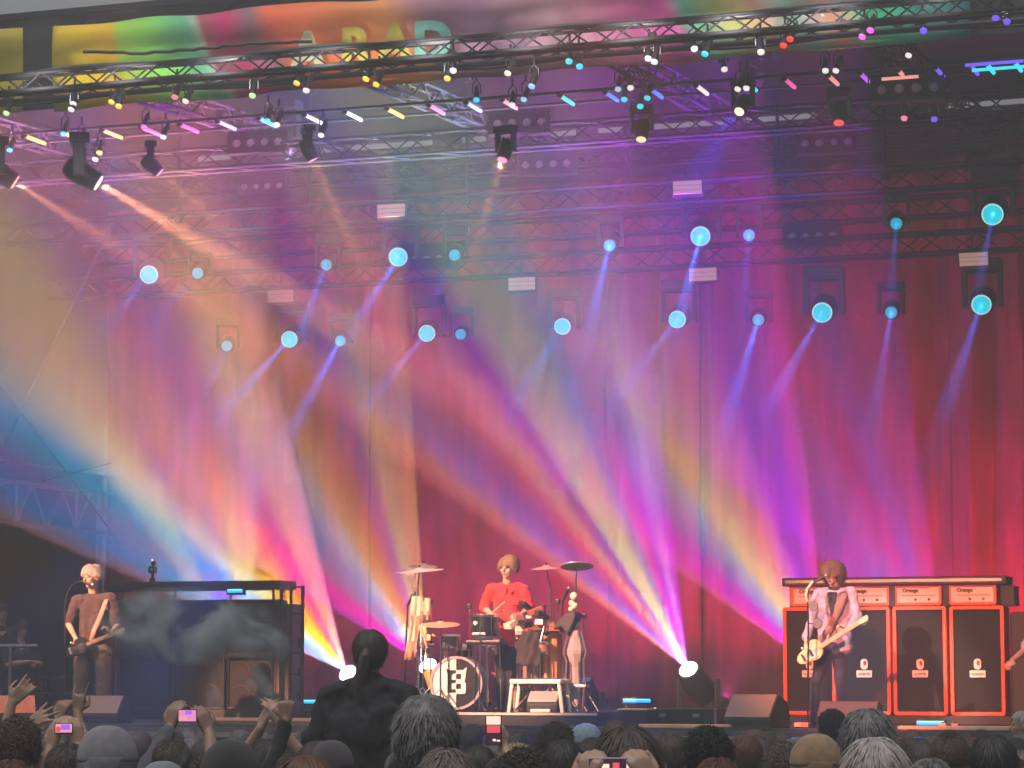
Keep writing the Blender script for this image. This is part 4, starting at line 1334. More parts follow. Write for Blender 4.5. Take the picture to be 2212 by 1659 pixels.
# tall grey lugged drum
p = at(1245, 1400, KY + .1)
rr = root('bottle_drum', (p.x, KY + .1, RZ), 'grey bottle-shaped drum with chrome side rods, right end of the kit', 'drum')
u = mpp(1245, 1400, KY + .1)
zf_ = lambda py: at(1245, py, KY + .1).z - RZ
MB().lathe([(8 * u, zf_(1362)), (13 * u, zf_(1370)), (22 * u, zf_(1405)), (22 * u, zf_(1412)), (13 * u, zf_(1440)), (11 * u, zf_(1480))], 8, None).build('shell', mat('warm_grey_shell', (.32, .27, .29), .4, noise=.1), rr)
MB().cyl((0, 0, .02), (0, 0, zf_(1478)), 10 * u, n=16).build('foot', mat('warm_grey_shell', (.32, .27, .29)), rr)
for s_ in (-1, -.45, .45, 1):
    pts = [(s_ * 14 * u, -.05, zf_(1364)), (s_ * 26 * u, -.06, zf_(1408)), (s_ * 19 * u, -.06, zf_(1430)), (s_ * 22 * u, -.06, zf_(1470)), (s_ * 17 * u, -.06, .02)]
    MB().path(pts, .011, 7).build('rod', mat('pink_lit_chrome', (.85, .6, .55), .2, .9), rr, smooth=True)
MB().bbox((0, -.07, zf_(1405)), (.05, .03, .04), .006).build('lug', BLACK, rr)
MB().bbox((0, 0, zf_(1482)), (.28, .14, .04), .01).build('bracket', ALU, rr)
# floor tom behind bass drum, magenta-lit
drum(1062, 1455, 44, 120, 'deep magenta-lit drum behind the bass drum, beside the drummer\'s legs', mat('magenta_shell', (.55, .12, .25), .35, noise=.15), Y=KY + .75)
# small drum under the bench and black saddle-shaped stool
drum(1123, 1510, 30, 50, 'small brown drum under the left end of the white bench', mat('brown_wood_shell', (.33, .19, .13)), Y=KY + .1, legs=False)
rr = root('hung_cloth', at(1145, 1362, KY + .02), 'black cloth bag hanging in front of the brown conga', 'cloth bag')
m = MB(); vs = []
w_, h_ = 54 * q, 74 * q
for i in range(15):
    for j in range(13):
        x = (i / 14 - .5) * w_ * (1 - .06 * math.sin(j * .5)); z = -h_ * j / 12
        vs.append((x + .01 * math.sin(j), -.04 - .05 * math.sin(math.pi * i / 14) + .012 * math.sin(i * 1.3 + j * .6), z + .015 * math.sin(i * .9)))
m.add(vs, [(i * 13 + j, (i + 1) * 13 + j, (i + 1) * 13 + j + 1, i * 13 + j + 1) for i in range(14) for j in range(12)])
o = m.build('bag', mat('black_brown_cloth', (.04, .028, .025), .85, noise=.3, bump=.3), rr, smooth=True); md = o.modifiers.new('t', 'SOLIDIFY'); md.thickness = .02
MB().path([(-w_ / 2, 0, 0), (-w_ / 2 + .01, .03, .03), (0, .04, .03), (w_ / 2, .03, .03)], .008, 6).build('cord', BLACK, rr)
rr = root('percussion_pad', (at(1218, 1350, KY + .1).x, KY + .1, RZ), 'black saddle-shaped drum pad on a stand at the right of the kit', 'drum pad')
z0_ = at(1218, 1352, KY).z - RZ
m = MB(); m.prism([(-.26, -.09), (-.12, -.02), (.02, .13), (.16, .17), (.19, .12), (.15, .02), (.08, -.12), (0, -.02), (-.1, -.06)], -.1, .12, Matrix.Translation((0, 0, z0_)))
m.build('pad', BLACK, rr, bevel=.02)
stand(0, 0, z0_, parent=rr)
# white bench frame with a grey monitor beneath
p = at(1165, 1500, KY - .15)
rr = root('bench_frame', (p.x, KY - .15, RZ), 'white table frame over a small grey monitor at the front of the riser', 'table frame')
PEACHW = mat('white_lacquer', (.85, .74, .66), .4, noise=.05)
bw = 116 * q; bh = at(1165, 1472, KY - .15).z - RZ
MB().bbox((0, 0, bh), (bw, .32, .055), .02).build('top', PEACHW, rr)
for s_ in (-1, 1):
    for y in (-.13, .13):
        MB().cyl((s_ * (bw / 2 - .03), y, bh - .02), (s_ * (bw / 2 + .01), y, 0), .024, n=10).build('leg', PEACHW, rr, smooth=True)
p = at(1170, 1526, KY - .3)
rr = wedge(1170, 1526, KY - .3, .38, 'small grey monitor wedge under the white table frame', WEDGEG, base=RZ, d=.3, h=.25)
o = MB().bbox((0, 0, .02), (.24, .06, .04), .01).build('cable_box', PEACHW); o.location = (at(1166, 1530, 29.2).x, KY - .33 + .02, RZ)
tag(o, 'small pale box on the riser edge in front of the grey monitor', 'box')
drum(1004, 1408, 34, 26, 'small dark tom tucked behind the bass drum', BSH, Y=KY + .35, tilt=(14, 4))
drum(1128, 1392, 30, 24, 'chrome timbale just right of the drummer', mat('steel_shell', (.6, .55, .6)), Y=KY + .1)
drum(1172, 1400, 30, 26, 'copper timbale between the two tall congas', mat('copper_shell', (.7, .3, .15), .3, .7, noise=.15), Y=KY + .05)
for k, (px, top_, lb) in enumerate(((930, 1300, 'thin chrome stand between towel stand and low cymbal'), (1014, 1310, 'thin chrome stand left of the black tom'), (1205, 1300, 'thin chrome stand behind the drum pad'), (1262, 1330, 'thin chrome stand at the right end of the kit'))):
    p = at(px, top_, KY + .25)
    r3 = root('hardware_stand', (p.x, KY + .25, RZ), lb, 'stand', 'thin chrome stands of the kit')
    stand(0, 0, p.z - RZ, parent=r3)
    for q9 in (.62, 1.0): MB().bbox((0, 0, (p.z - RZ) * q9), (.05, .05, .06), .01).build('clamp', BLACKM, r3)
rn3 = random.Random(11)
for k in range(9):
    x0_, y0_ = rn3.uniform(-15.5, -6.5), 28.75
    pts = []
    x_, y_ = x0_, y0_
    for i in range(22):
        pts.append((x_, y_, STG + .009))
        x_ += .16 * math.cos(i * .35 + k) ; y_ = min(31.0, max(28.75, y_ + .10 * math.sin(i * .5 + k * 2)))
    o = MB().path(pts, .009, 5).build('stage_cable', BLACK, smooth=True)
    tag(o, 'black cable lying in loops on the deck, %s from the left' % ORD[k], 'cable', 'cables on the deck')
# percussion cluster: cowbells, blocks, shakers on posts
CB = mat('cowbell_metal', (.75, .5, .35), .35, .7, noise=.2, nscale=20)
SK = mat('pale_lacquer', (.85, .68, .58), .4, noise=.1)


def cowbell(px, py, Y, s, label, m1=CB, rx=0, rz=0):
    p = at(px, py, Y)
    rr = root('cowbell', p, label, 'cowbell', 'cowbells and blocks of the kit', rot=(R(rx), 0, R(rz)))
    vs = []
    for y, w_, h_ in ((-.09 * s, .052 * s, .030 * s), (.07 * s, .032 * s, .02 * s)):
        vs += [(-w_, y, -h_), (w_, y, -h_), (w_ * .8, y, h_), (-w_ * .8, y, h_)]
    MB().add(vs, [(0, 1, 5, 4), (1, 2, 6, 5), (2, 3, 7, 6), (3, 0, 4, 7), (4, 5, 6, 7), (0, 3, 2, 1)]).build('bell', m1, rr, bevel=.005)
    MB().cyl((0, .05 * s, 0), (0, .05 * s, -.25 * s), .007, n=6).bbox((0, .05 * s, -.04 * s), (.03, .03, .03), .004).build('clamp_rod', CH, rr)


rnd = random.Random(5)
spots_ = [(1118, 1330), (1132, 1345), (1146, 1332), (1158, 1318), (1168, 1348), (1140, 1312), (1120, 1360), (1150, 1358), (1185, 1345), (1172, 1330), (1108, 1346), (1196, 1356)]
wd = ['peach-lit cowbell', 'dark block', 'pale block', 'red-lit cowbell']
for k, (px, py) in enumerate(spots_):
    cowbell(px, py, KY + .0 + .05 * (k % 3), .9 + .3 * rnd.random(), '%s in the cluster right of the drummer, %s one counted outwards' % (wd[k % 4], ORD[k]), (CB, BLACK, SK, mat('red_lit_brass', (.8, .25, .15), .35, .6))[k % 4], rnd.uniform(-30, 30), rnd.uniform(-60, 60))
rr = root('percussion_stand', (at(1150, 1380, KY).x, KY + .05, RZ), 'chrome stand carrying the cowbells right of the drummer', 'stand')
hz = at(1150, 1362, KY).z - RZ
stand(0, 0, hz, parent=rr)
MB().cyl((-.26, 0, hz), (.3, 0, hz + .02), .012, n=8).build('cross_bar', CH, rr)
for k in range(6):
    x = -.24 + .1 * k
    MB().cyl((x, 0, hz), (x, 0, hz + .12 + .05 * (k % 3)), .007, n=6).build('post', CH, rr)
# shaker tower, right
rr = root('shaker_tower', (at(1238, 1340, KY + .15).x, KY + .15, RZ), 'stack of pale round shakers on a pole at the right of the kit', 'shakers')
for k, (dx, py, rr_) in enumerate(((2, 1288, 9), (-3, 1303, 7), (4, 1308, 7), (-5, 1316, 6), (6, 1328, 6), (8, 1350, 9))):
    MB().sph((dx * q, 0, at(1238, py, KY + .15).z - RZ), rr_ * q, 12, 8).build('ball', SK, rr, smooth=True)
stand(0, 0, at(1238, 1290, KY + .15).z - RZ, parent=rr)
# left cluster: stand hung with orange-lit blocks, towel
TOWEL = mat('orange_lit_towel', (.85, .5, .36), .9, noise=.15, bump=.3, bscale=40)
rr = root('towel_stand', (at(906, 1420, KY).x, KY - .05, RZ), 'peach-lit towels and chimes hanging on a stand at the left of the kit', 'percussion stand')
lp = lambda px, py: at(px, py, KY - .05) - V((at(906, 1420, KY).x, KY - .05, RZ))
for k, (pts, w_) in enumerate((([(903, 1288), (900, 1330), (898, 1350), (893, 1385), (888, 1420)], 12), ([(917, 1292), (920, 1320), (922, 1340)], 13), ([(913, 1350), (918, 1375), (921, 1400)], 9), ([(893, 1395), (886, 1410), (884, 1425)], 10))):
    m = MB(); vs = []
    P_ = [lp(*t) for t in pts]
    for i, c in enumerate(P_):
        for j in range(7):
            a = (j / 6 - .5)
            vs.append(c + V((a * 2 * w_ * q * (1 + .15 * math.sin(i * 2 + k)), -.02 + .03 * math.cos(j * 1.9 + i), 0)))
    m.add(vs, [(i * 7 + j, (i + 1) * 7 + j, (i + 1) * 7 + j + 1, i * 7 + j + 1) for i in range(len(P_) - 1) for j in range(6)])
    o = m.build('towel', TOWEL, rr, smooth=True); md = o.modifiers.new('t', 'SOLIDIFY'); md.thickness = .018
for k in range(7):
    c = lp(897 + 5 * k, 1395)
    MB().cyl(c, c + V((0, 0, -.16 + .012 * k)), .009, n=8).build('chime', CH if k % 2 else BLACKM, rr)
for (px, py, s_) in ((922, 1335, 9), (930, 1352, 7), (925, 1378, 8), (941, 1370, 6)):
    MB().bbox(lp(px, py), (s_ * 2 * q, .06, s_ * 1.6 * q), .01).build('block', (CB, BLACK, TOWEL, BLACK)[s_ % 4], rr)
MB().cyl((0, 0, .1), lp(906, 1290), .012, n=8).build('pole', CH, rr)
MB().cyl(lp(890, 1392), lp(938, 1392), .01, n=6).build('cross_bar', CH, rr)
for k in range(3):
    a = R(90 + 120 * k)
    MB().cyl((0, 0, .28), (.26 * math.cos(a), .26 * math.sin(a), .012), .010, n=6).build('leg', CH, rr)
p = at(938, 1425, KY + .3)
rr = root('side_drum', (p.x, KY + .3, RZ), 'yellow-orange drum seen between towel stand and bass drum', 'drum')
MB().lathe([(.02, .14), (.13, .44), (.12, .50)], 20).build('shell', mat('amber_shell', (.8, .42, .12), .4, noise=.1), rr, smooth=True)
MB().cyl((0, 0, 0), (0, 0, .15), .03).build('foot', CH, rr)


def mic_stand(base, top, mic_d, label, straight=True, arc=None, grp='microphone stands', micm=None):
    rr = root('microphone_stand', base, label, 'microphone stand', grp)
    t = V(top) - V(base)
    if arc:
        pts = [V((0, 0, .02))] + [V(a) - V(base) for a in arc] + [t]
        MB().path(pts, .011, 8).build('pole', BLACKM if micm is None else micm, rr, smooth=True)
    else:
        MB().cyl((0, 0, .02), t, .011, n=8).build('pole', BLACKM, rr, smooth=True)
    MB().lathe([(.14, 0), (.14, .012), (.04, .03), (.015, .05)], 20).build('base', BLACKM, rr, smooth=True)
    d = V(mic_d).normalized()
    m = MB().cyl(t - d * .02, t + d * .14, .012, .02, n=10); m.build('microphone', BLACKM, rr, smooth=True)
    MB().sph(t + d * .165, .027, 12, 8).build('mic_grille', ALU, rr, smooth=True)
    return rr


# drum microphones
for k, (bx, tx, ty, d, lb) in enumerate(((873, 880, 1300, (.3, 0, .5), 'small black microphone on a stand left of the towel stand'), (1192, 1176, 1300, (-.6, 0, -.2), 'microphone on a clip left of the tall cymbal pole'), (1205, 1216, 1290, (.3, 0, .6), 'microphone pointing up between the two right cymbals'))):
    b0 = at(bx, 1500, KY + .4); b0.z = RZ
    mic_stand(b0, at(tx, ty + 8, KY + .4), d, lb, grp='drum microphones')

# ================================================================ PEOPLE: helpers
_ico = bmesh.new(); bmesh.ops.create_icosphere(_ico, subdivisions=2, radius=1)
ICO = [v.co.copy() for v in _ico.verts]; _ico.free()


def hull_into(bm, pts):
    vs = [bm.verts.new(p) for p in pts]
    r_ = bmesh.ops.convex_hull(bm, input=vs)
    bad = set(r_['geom_interior']) | set(r_['geom_unused'])
    bmesh.ops.delete(bm, geom=[v for v in bad if isinstance(v, bmesh.types.BMVert) and v.is_valid and not v.link_faces], context='VERTS')


def blob(name, prims, m, parent, voxel=0.012, smooth=3, origin=None, disp=None):
    """One continuous surface grown round tapered limbs and ellipsoids."""
    bm = bmesh.new()
    o0 = V(origin) if origin is not None else V((0, 0, 0))
    for p in prims:
        if p[0] == 'c':
            _, a, ra, b, rb = p
            a, b = V(a) - o0, V(b) - o0
            hull_into(bm, [a + v * ra for v in ICO] + [b + v * rb for v in ICO])
        else:
            _, c, r_, *rot = p
            Mr = rot[0] if rot else Matrix.Identity(3)
            c = V(c) - o0
            hull_into(bm, [c + Mr @ V((v.x * r_[0], v.y * r_[1], v.z * r_[2])) for v in ICO])
    me = bpy.data.meshes.new(name)
    bm.to_mesh(me); bm.free()
    tmp = bpy.data.objects.new('tmp', me); C.objects.link(tmp)
    md = tmp.modifiers.new('r', 'REMESH'); md.mode = 'VOXEL'; md.voxel_size = voxel; md.use_smooth_shade = True
    ms = tmp.modifiers.new('s', 'SMOOTH'); ms.iterations = smooth; ms.factor = 0.6
    dg = bpy.context.evaluated_depsgraph_get()
    out = bpy.data.meshes.new_from_object(tmp.evaluated_get(dg))
    bpy.data.objects.remove(tmp); bpy.data.meshes.remove(me)
    out.name = name
    if disp:
        for v in out.vertices:
            k = disp(v.co)
            v.co = v.co + v.normal * k
    return link_mesh(name, out, m, parent, smooth=True)


def rot_to(z, x=None):
    """3x3 with local Z along z."""
    z = V(z).normalized()
    if x is None: x, y = frame_of(z)
    else:
        x = V(x); x = (x - z * x.dot(z)).normalized(); y = z.cross(x)
    return Matrix((x, y, z)).transposed()


def hand(w, d, n, curl=0.5, s=1.0, side=1, curls=None, thumb=0.6, spread=0.12):
    """Hand prims. w wrist, d towards the fingers, n out of the back of the hand, side +1: thumb on the d x n side."""
    d = V(d).normalized(); n = V(n); n = (n - d * n.dot(d)).normalized(); x = d.cross(n) * side
    w = V(w)
    pr = []
    for i, t in enumerate((.032, .011, -.011, -.030)):
        k = w + d * (.088 - (.006 if i in (0, 3) else 0)) * s + x * t * s
        pr.append(('c', w + d * .012 * s + x * t * .6 * s, .0165 * s, k, .0125 * s))
        L = (.040, .045, .042, .033)[i] * s
        c = curls[i] if curls else curl
        a = 0.0
        p = k
        fd0 = (d + x * spread * (1.5 - i) * .8).normalized()
        for j, (l, r0, r1) in enumerate(((L, .0105, .0095), (L * .68, .0095, .0085), (L * .52, .0085, .0070))):
            a += c * (0.9, 1.1, .8)[j]
            dd = fd0 * math.cos(a) - n * math.sin(a)
            q = p + dd * l
            pr.append(('c', p, r0 * s, q, r1 * s))
            p = q
    p = w + d * .022 * s + x * .026 * s
    t1 = (d * .55 + x * .75 - n * .35 * thumb).normalized()
    q = p + t1 * .042 * s
    pr.append(('c', p, .0155 * s, q, .0120 * s))
    t2 = (d * .85 + x * (.35 - .5 * thumb) - n * .45 * thumb).normalized()
    q2 = q + t2 * .032 * s
    pr.append(('c', q, .0120 * s, q2, .0100 * s))
    q3 = q2 + (t2 + d * .2 - x * .2 * thumb).normalized() * .024 * s
    pr.append(('c', q2, .0100 * s, q3, .0080 * s))
    return pr


def head_prims(c, F, U=UP, s=1.0, jaw=1.0):
    """c: centre of the skull, F: where the face looks."""
    U = V(U).normalized(); F = V(F); F = (F - U * F.dot(U)).normalized(); X = F.cross(U)
    M = Matrix((X, F, U)).transposed()
    g_ = lambda x, y, z: V(c) + (X * x + F * y + U * z) * s
    pr = [('e', g_(0, -.012, .022), (.074 * s, .094 * s, .092 * s), M),
          ('e', g_(0, .022, -.040), (.056 * s * jaw, .066 * s, .070 * s), M),
          ('e', g_(0, .052, -.088), (.026 * s, .026 * s, .020 * s), M),
          ('e', g_(0, .072, .016), (.050 * s, .018 * s, .014 * s), M),
          ('c', g_(0, .082, .008), .009 * s, g_(0, .106, -.028), .014 * s),
          ('e', g_(0, .083, -.058), (.024 * s, .014 * s, .010 * s), M),
          ('e', g_(-.040, .055, -.022), (.022 * s, .022 * s, .020 * s), M), ('e', g_(.040, .055, -.022), (.022 * s, .022 * s, .020 * s), M),
          ('e', g_(-.077, -.008, -.012), (.010 * s, .020 * s, .032 * s), M), ('e', g_(.077, -.008, -.012), (.010 * s, .020 * s, .032 * s), M)]
    return pr, g_, M


def face_parts(parent, g_, M, o0, s=1.0):
    em = mat('eye_white', (.5, .45, .42), .3); dk = mat('dark_iris', (.02, .015, .012), .3); lip = mat('lips', (.38, .11, .09), .5); br = mat('eyebrow_hair', (.12, .07, .05), .8)
    for q in (-1, 1):
        MB().sph(g_(q * .031, .070, .002) - o0, (.013 * s, .010 * s, .0085 * s), 10, 6, M.to_4x4()).build('eye', dk, parent, smooth=True)
        MB().sph(g_(q * .032, .084, .022) - o0, (.019 * s, .006 * s, .0045 * s), 10, 6, M.to_4x4()).build('eyebrow', br, parent, smooth=True)
    MB().sph(g_(0, .094, -.058) - o0, (.023 * s, .006 * s, .006 * s), 10, 6, M.to_4x4()).build('mouth', lip, parent, smooth=True)


def hair_mesh(name, n, length, width, seed, region, curl=0.3, droop=0.5, rad=(.084, .104, .104), lift=0.25, centre=(0, -.014, .024), segs=4, part=None):
    """Locks of hair over a skull of radii rad: a mesh in head space (x right, y face, z up)."""
    rn = random.Random(seed)
    mb = MB()
    c = V(centre)
    k = 0
    while k < n:
        u = V((rn.gauss(0, 1), rn.gauss(0, 1), rn.gauss(0, 1))).normalized()
        if not region(u): continue
        k += 1
        p = c + V((u.x * rad[0], u.y * rad[1], u.z * rad[2]))
        down = V((0, 0, -1)) - u * (-u.z)
        if part is not None: down = V(part) - u * u.dot(V(part))
        if down.length < .05: down = V((rn.uniform(-1, 1), rn.uniform(-1, 1), 0))
        down.normalize()
        sw = u.cross(down) * rn.uniform(-curl, curl)
        d = (down + sw + u * (lift * rn.uniform(.3, 1.5))).normalized()
        L = length * rn.uniform(.6, 1.25)
        w = width * rn.uniform(.6, 1.3)
        pts = [p - u * .004]
        for j in range(segs):
            d = (d + V((0, 0, -1)) * droop * .35 + V((rn.uniform(-1, 1), rn.uniform(-1, 1), rn.uniform(-1, 1))) * curl * .45 - u * lift * .12).normalized()
            q = pts[-1] + d * (L / segs)
            e = V(((q.x - c.x) / rad[0], (q.y - c.y) / rad[1], (q.z - c.z) / rad[2]))
            if e.length < 1.01 and q.z > c.z - rad[2] * .7:
                e.normalize(); q = c + V((e.x * rad[0], e.y * rad[1], e.z * rad[2])) * 1.012
            pts.append(q)
        side = u.cross(d).normalized() if u.cross(d).length > .01 else V((1, 0, 0))
        vs = []
        for j, q in enumerate(pts):
            ww = w * (1, 1.1, .95, .7, .25)[min(4, int(j * 4 / segs))] * .5
            vs += [q - side * ww, q + side * ww, q + u * ww * .7]
        m_ = len(pts)
        fs = []
        for j in range(m_ - 1):
            a = 3 * j
            fs += [(a, a + 3, a + 5, a + 2), (a + 2, a + 5, a + 4, a + 1)]
        mb.add(vs, fs)
    me = bpy.data.meshes.new(name)
    me.from_pydata(mb.v, [], mb.f)
    me.polygons.foreach_set('use_smooth', [True] * len(me.polygons))
    return me


def hair_mat(name, col, var=None, rough=.5):
    return mat('hair_' + name, col, rough, noise=.45, nscale=30, var=var, spec=.35)


def skin_mat(name, col):
    return mat('skin_' + name, col, .5, noise=.12, nscale=12, bump=.05)


SK1 = skin_mat('fair', (.62, .36, .27)); SK2 = skin_mat('tan', (.45, .25, .18))
UPPER = lambda u: u.z > -.15 + .55 * max(0, u.y) * 1.2
FULL = lambda u: u.z > (-.55 if u.y < .1 else .25 + .3 * u.y)
CAP = lambda u: u.z > (-.35 if u.y < 0 else .35)


def lay_hair(name, me, m, parent, c, F, U, s=1.0, sc=(1, 1, 1)):
    U = V(U).normalized(); F = V(F); F = (F - U * F.dot(U)).normalized(); X = F.cross(U)
    M = Matrix((X, F, U)).transposed().to_4x4()
    M = Matrix.Translation(c) @ M @ Matrix.Diagonal((s * sc[0], s * sc[1], s * sc[2], 1))
    me2 = me
    if me.materials and me.materials[0] is not m: me2 = me.copy()
    o = link_mesh(name, me2, m, parent)
    o.matrix_local = M
    return o


def cloth_noise(a, f, s=0.0):
    a = a * 1.7
    return lambda co: a * mnoise.noise(V((co.x * f, co.y * f, co.z * f * .6 + s))) + a * .5 * mnoise.noise(co * f * 2.3)


def cloth_mat(name, col, rough=.85, noise=.2, nscale=10):
    return mat('cloth_' + name, col, rough, noise=noise, nscale=nscale, bump=.35, bscale=35, sheen=.15)


def ap(px, py, Y, o): return at(px, py, Y) - o


# ================================================================ the singer with the guitar (left)
Y = 29.6
base = at(197, 1560, Y); base.z = STG
rr = root('person', base, 'grey-haired singer in a brown T-shirt and khaki trousers playing a black guitar at the microphone', 'person')
J = lambda px, py, dy=0.0: ap(px, py, Y + dy, base)
hc = J(198, 1247, -.03); F = V((-.32, -.94, -.05)); U = V((-.05, -.05, 1))
hp, g_, M = head_prims(hc, F, U, 1.2)
sl, srr = J(168, 1297, .02), J(238, 1295, .02)
nk = J(201, 1284, .03)
ch, wa, pe = J(203, 1318, .02), J(202, 1360, .0), J(200, 1396, .02)
el, wl_ = J(148, 1348, .04), J(163, 1378, -.22)
er, wr_ = J(254, 1352, .0), J(238, 1368, -.26)
sk = list(hp) + [('c', nk, .058, hc + V((0, .02, -.06)), .056), ('e', J(202, 1300, .03), (.16, .09, .06)), ('c', ch, .09, pe, .09),
                 ('c', sl, .05, el, .042), ('c', el, .043, wl_, .027), ('c', srr, .05, er, .042), ('c', er, .043, wr_, .027)]
sk += hand(wl_, (.45, -.2, -.8), (-.3, -.9, .2), .55, 1.0, 1)
sk += hand(wr_, (-.25, -.15, .5), (.5, .3, .3), 1.0, 1.0, -1)
body = blob('body', sk, SK1, rr, .0085, 2)
face_parts(rr, g_, M, V((0, 0, 0)), 1.2)
SHIRT = cloth_mat('brown_shirt', (.055, .036, .036))
sh = [('e', ch + V((0, 0, .03)), (.195, .125, .16)), ('c', ch + V((-.06, 0, .0)), .13, pe + V((-.06, 0, .05)), .12), ('c', ch + V((.06, 0, 0)), .13, pe + V((.06, 0, .05)), .12), ('c', sl, .082, srr, .082),
      ('c', nk + V((0, 0, -.03)), .07, ch, .12), ('c', sl, .08, sl.lerp(el, .85), .066), ('c', srr, .08, srr.lerp(er, .85), .07)]
blob('shirt', sh, SHIRT, rr, .014, 3, disp=cloth_noise(.012, 9))
KH = cloth_mat('khaki_trousers', (.17, .12, .09))
kl, al = J(171, 1468, -.03), J(168, 1556, .02)
kr, ar = J(224, 1468, -.02), J(220, 1556, .02)
hl, hr = J(180, 1410, .02), J(222, 1410, .02)
blob('trousers', [('c', pe + V((0, 0, -.02)), .14, hl, .105), ('c', pe + V((0, 0, -.02)), .14, hr, .105), ('c', hl, .115, kl, .082), ('c', hr, .115, kr, .082), ('c', kl, .08, al, .072), ('c', kr, .08, ar, .072)], KH, rr, .014, 3, disp=cloth_noise(.012, 8, 3))
for a in (al, ar):
    z = a.z; b0 = V((a.x, a.y, .045))
    blob('shoe', [('c', b0 + V((0, .04, 0)), .045, b0 + V((0, -.16, -.01)), .038)], BLACK, rr, .012, 2)
HG = hair_mat('silver', (.62, .56, .50))
hm_short = hair_mesh('hair', 2200, .05, .007, 3, UPPER, .45, .2, rad=(.088, .106, .110), lift=.4)
lay_hair('hair', hm_short, HG, rr, hc, F, U, 1.2)
# guitar --------------------------------------------------------------


def bodied(name, outline, thick, m, parent, M_):
    mb = MB(); mb.prism(outline, -thick / 2, thick / 2)
    o = mb.build(name, m, parent, bevel=.006)
    o.matrix_local = M_
    return o


def guitar(label, name, p_body, p_head, nrm, bm1, neck_m, guard_m, L=.98, bass=False, headm=None):
    """p_body: middle of the body, p_head: tip of the headstock (world)."""
    X = (V(p_head) - V(p_body)); Lw = X.length; X.normalize()
    n = V(nrm); n = (n - X * n.dot(X)).normalized()
    Z = X.cross(-n) * -1
    M3 = Matrix((X, n * -1 * -1, X.cross(n))).transposed()
    r_ = root(name, p_body, label, 'guitar')
    M_ = M3.to_4x4()
    k = Lw / L
    out = []
    for t in range(40):
        a = 2 * math.pi * t / 40
        r0 = .165 + .028 * math.cos(2 * a + .3) - .022 * math.cos(3 * a) + .02 * math.cos(a + 1.0)
        out.append((math.cos(a) * r0 * 1.22 * k, math.sin(a) * r0 * 1.0 * k))
    for hx_, hz_ in (): pass
    bodied('guitar_body', out, .045, bm1, r_, M_)
    g2 = [(x * .62 + .03 * k, z * .55 + .02) for x, z in out]
    o = MB().prism(g2, .0235, .027).build('pickguard', guard_m, r_); o.matrix_local = M_
    for x in ((.0, -.06) if not bass else (.02,)):
        o = MB().bbox((x * k, .032, 0), (.03, .012, .085), .003).build('pickup', BLACK, r_); o.matrix_local = M_
    o = MB().bbox((-.12 * k, .034, 0), (.035, .018, .09), .003).build('bridge', CHROME, r_); o.matrix_local = M_
    o = MB().bbox(((.16 + (L - .26 - .16) / 2 + .06) * k, .032, 0), ((L - .26 - .12) * k, .03, .05), .008).build('neck', neck_m, r_); o.matrix_local = M_
    hd = [(0, -.03), (.05, -.042), (.16, -.036), (.17, -.01), (.15, .03), (.1, .045), (.03, .035), (0, .026)]
    o = MB().prism([(x * k * 1.05 + (L - .18) * k, z * k) for x, z in hd], .02, .036).build('headstock', headm or neck_m, r_); o.matrix_local = M_
    for i in range(4 if bass else 6):
        q_ = (L - .155 + .024 * i * (1.5 if bass else 1)) * k
        o = MB().cyl((q_, .026, .035 * k), (q_, .026, .068 * k), .006 if not bass else .009, n=6).bbox((q_, .026, .07 * k), (.014, .012, .018), .003).build('tuning_peg', CHROME, r_); o.matrix_local = M_
    o = MB()
    for i in range(4 if bass else 6):
        z_ = (i - (1.5 if bass else 2.5)) * (.009 if not bass else .012)
        o.cyl((-.12 * k, .05, z_), ((L - .18) * k, .05, z_ * .75), .0012, n=4, cap=False)
    o = o.build('strings', CHROME, r_); o.matrix_local = M_
    for i in range(2):
        o = MB().cyl((-.07 * k + .03 * i, .025, -.10 + .02 * i), (-.07 * k + .03 * i, .042, -.10 + .02 * i), .012, n=10).build('knob', LENS0, r_); o.matrix_local = M_
    return r_


MAPLE = mat('maple', (.75, .52, .34), .4, noise=.1)
GB_ = mat('gloss_black', (.012, .012, .014), .15)
guitar('black electric guitar with a pale neck, held low by the singer', 'electric_guitar', at(168, 1402, Y - .26), at(272, 1360, Y - .22), (0, -1, .1), GB_, MAPLE, mat('black_pickguard', (.03, .03, .03), .3), L=.96)
STRAP = cloth_mat('strap_pale', (.42, .27, .22))


def strap(label_name, parent, pts, w, m):
    mb = MB(); vs = []
    P_ = [V(p) for p in pts]
    for i, p in enumerate(P_):
        d = (P_[min(i + 1, len(P_) - 1)] - P_[max(0, i - 1)]).normalized()
        s_ = d.cross(V((0, -1, 0))).normalized()
        vs += [p - s_ * w / 2, p + s_ * w / 2]
    mb.add(vs, [(2 * i, 2 * i + 2, 2 * i + 3, 2 * i + 1) for i in range(len(P_) - 1)])
    o = mb.build(label_name, m, parent, smooth=True)
    md = o.modifiers.new('t', 'SOLIDIFY'); md.thickness = .006
    return o


strap('guitar_strap', rr, [J(233, 1287, .0), J(226, 1305, -.125), J(215, 1335, -.15), J(203, 1362, -.15), J(196, 1385, -.17)], .06, STRAP)
b0 = at(137, 1560, 29.3); b0.z = STG
mic_stand(b0, at(176, 1256, 29.45), (.9, 0, -.25), 'tall curved microphone stand in front of the grey-haired singer',
          arc=[at(139, 1500, 29.3), at(140, 1400, 29.3), at(140, 1310, 29.3), at(145, 1280, 29.32), at(156, 1263, 29.38), at(167, 1256, 29.42)])

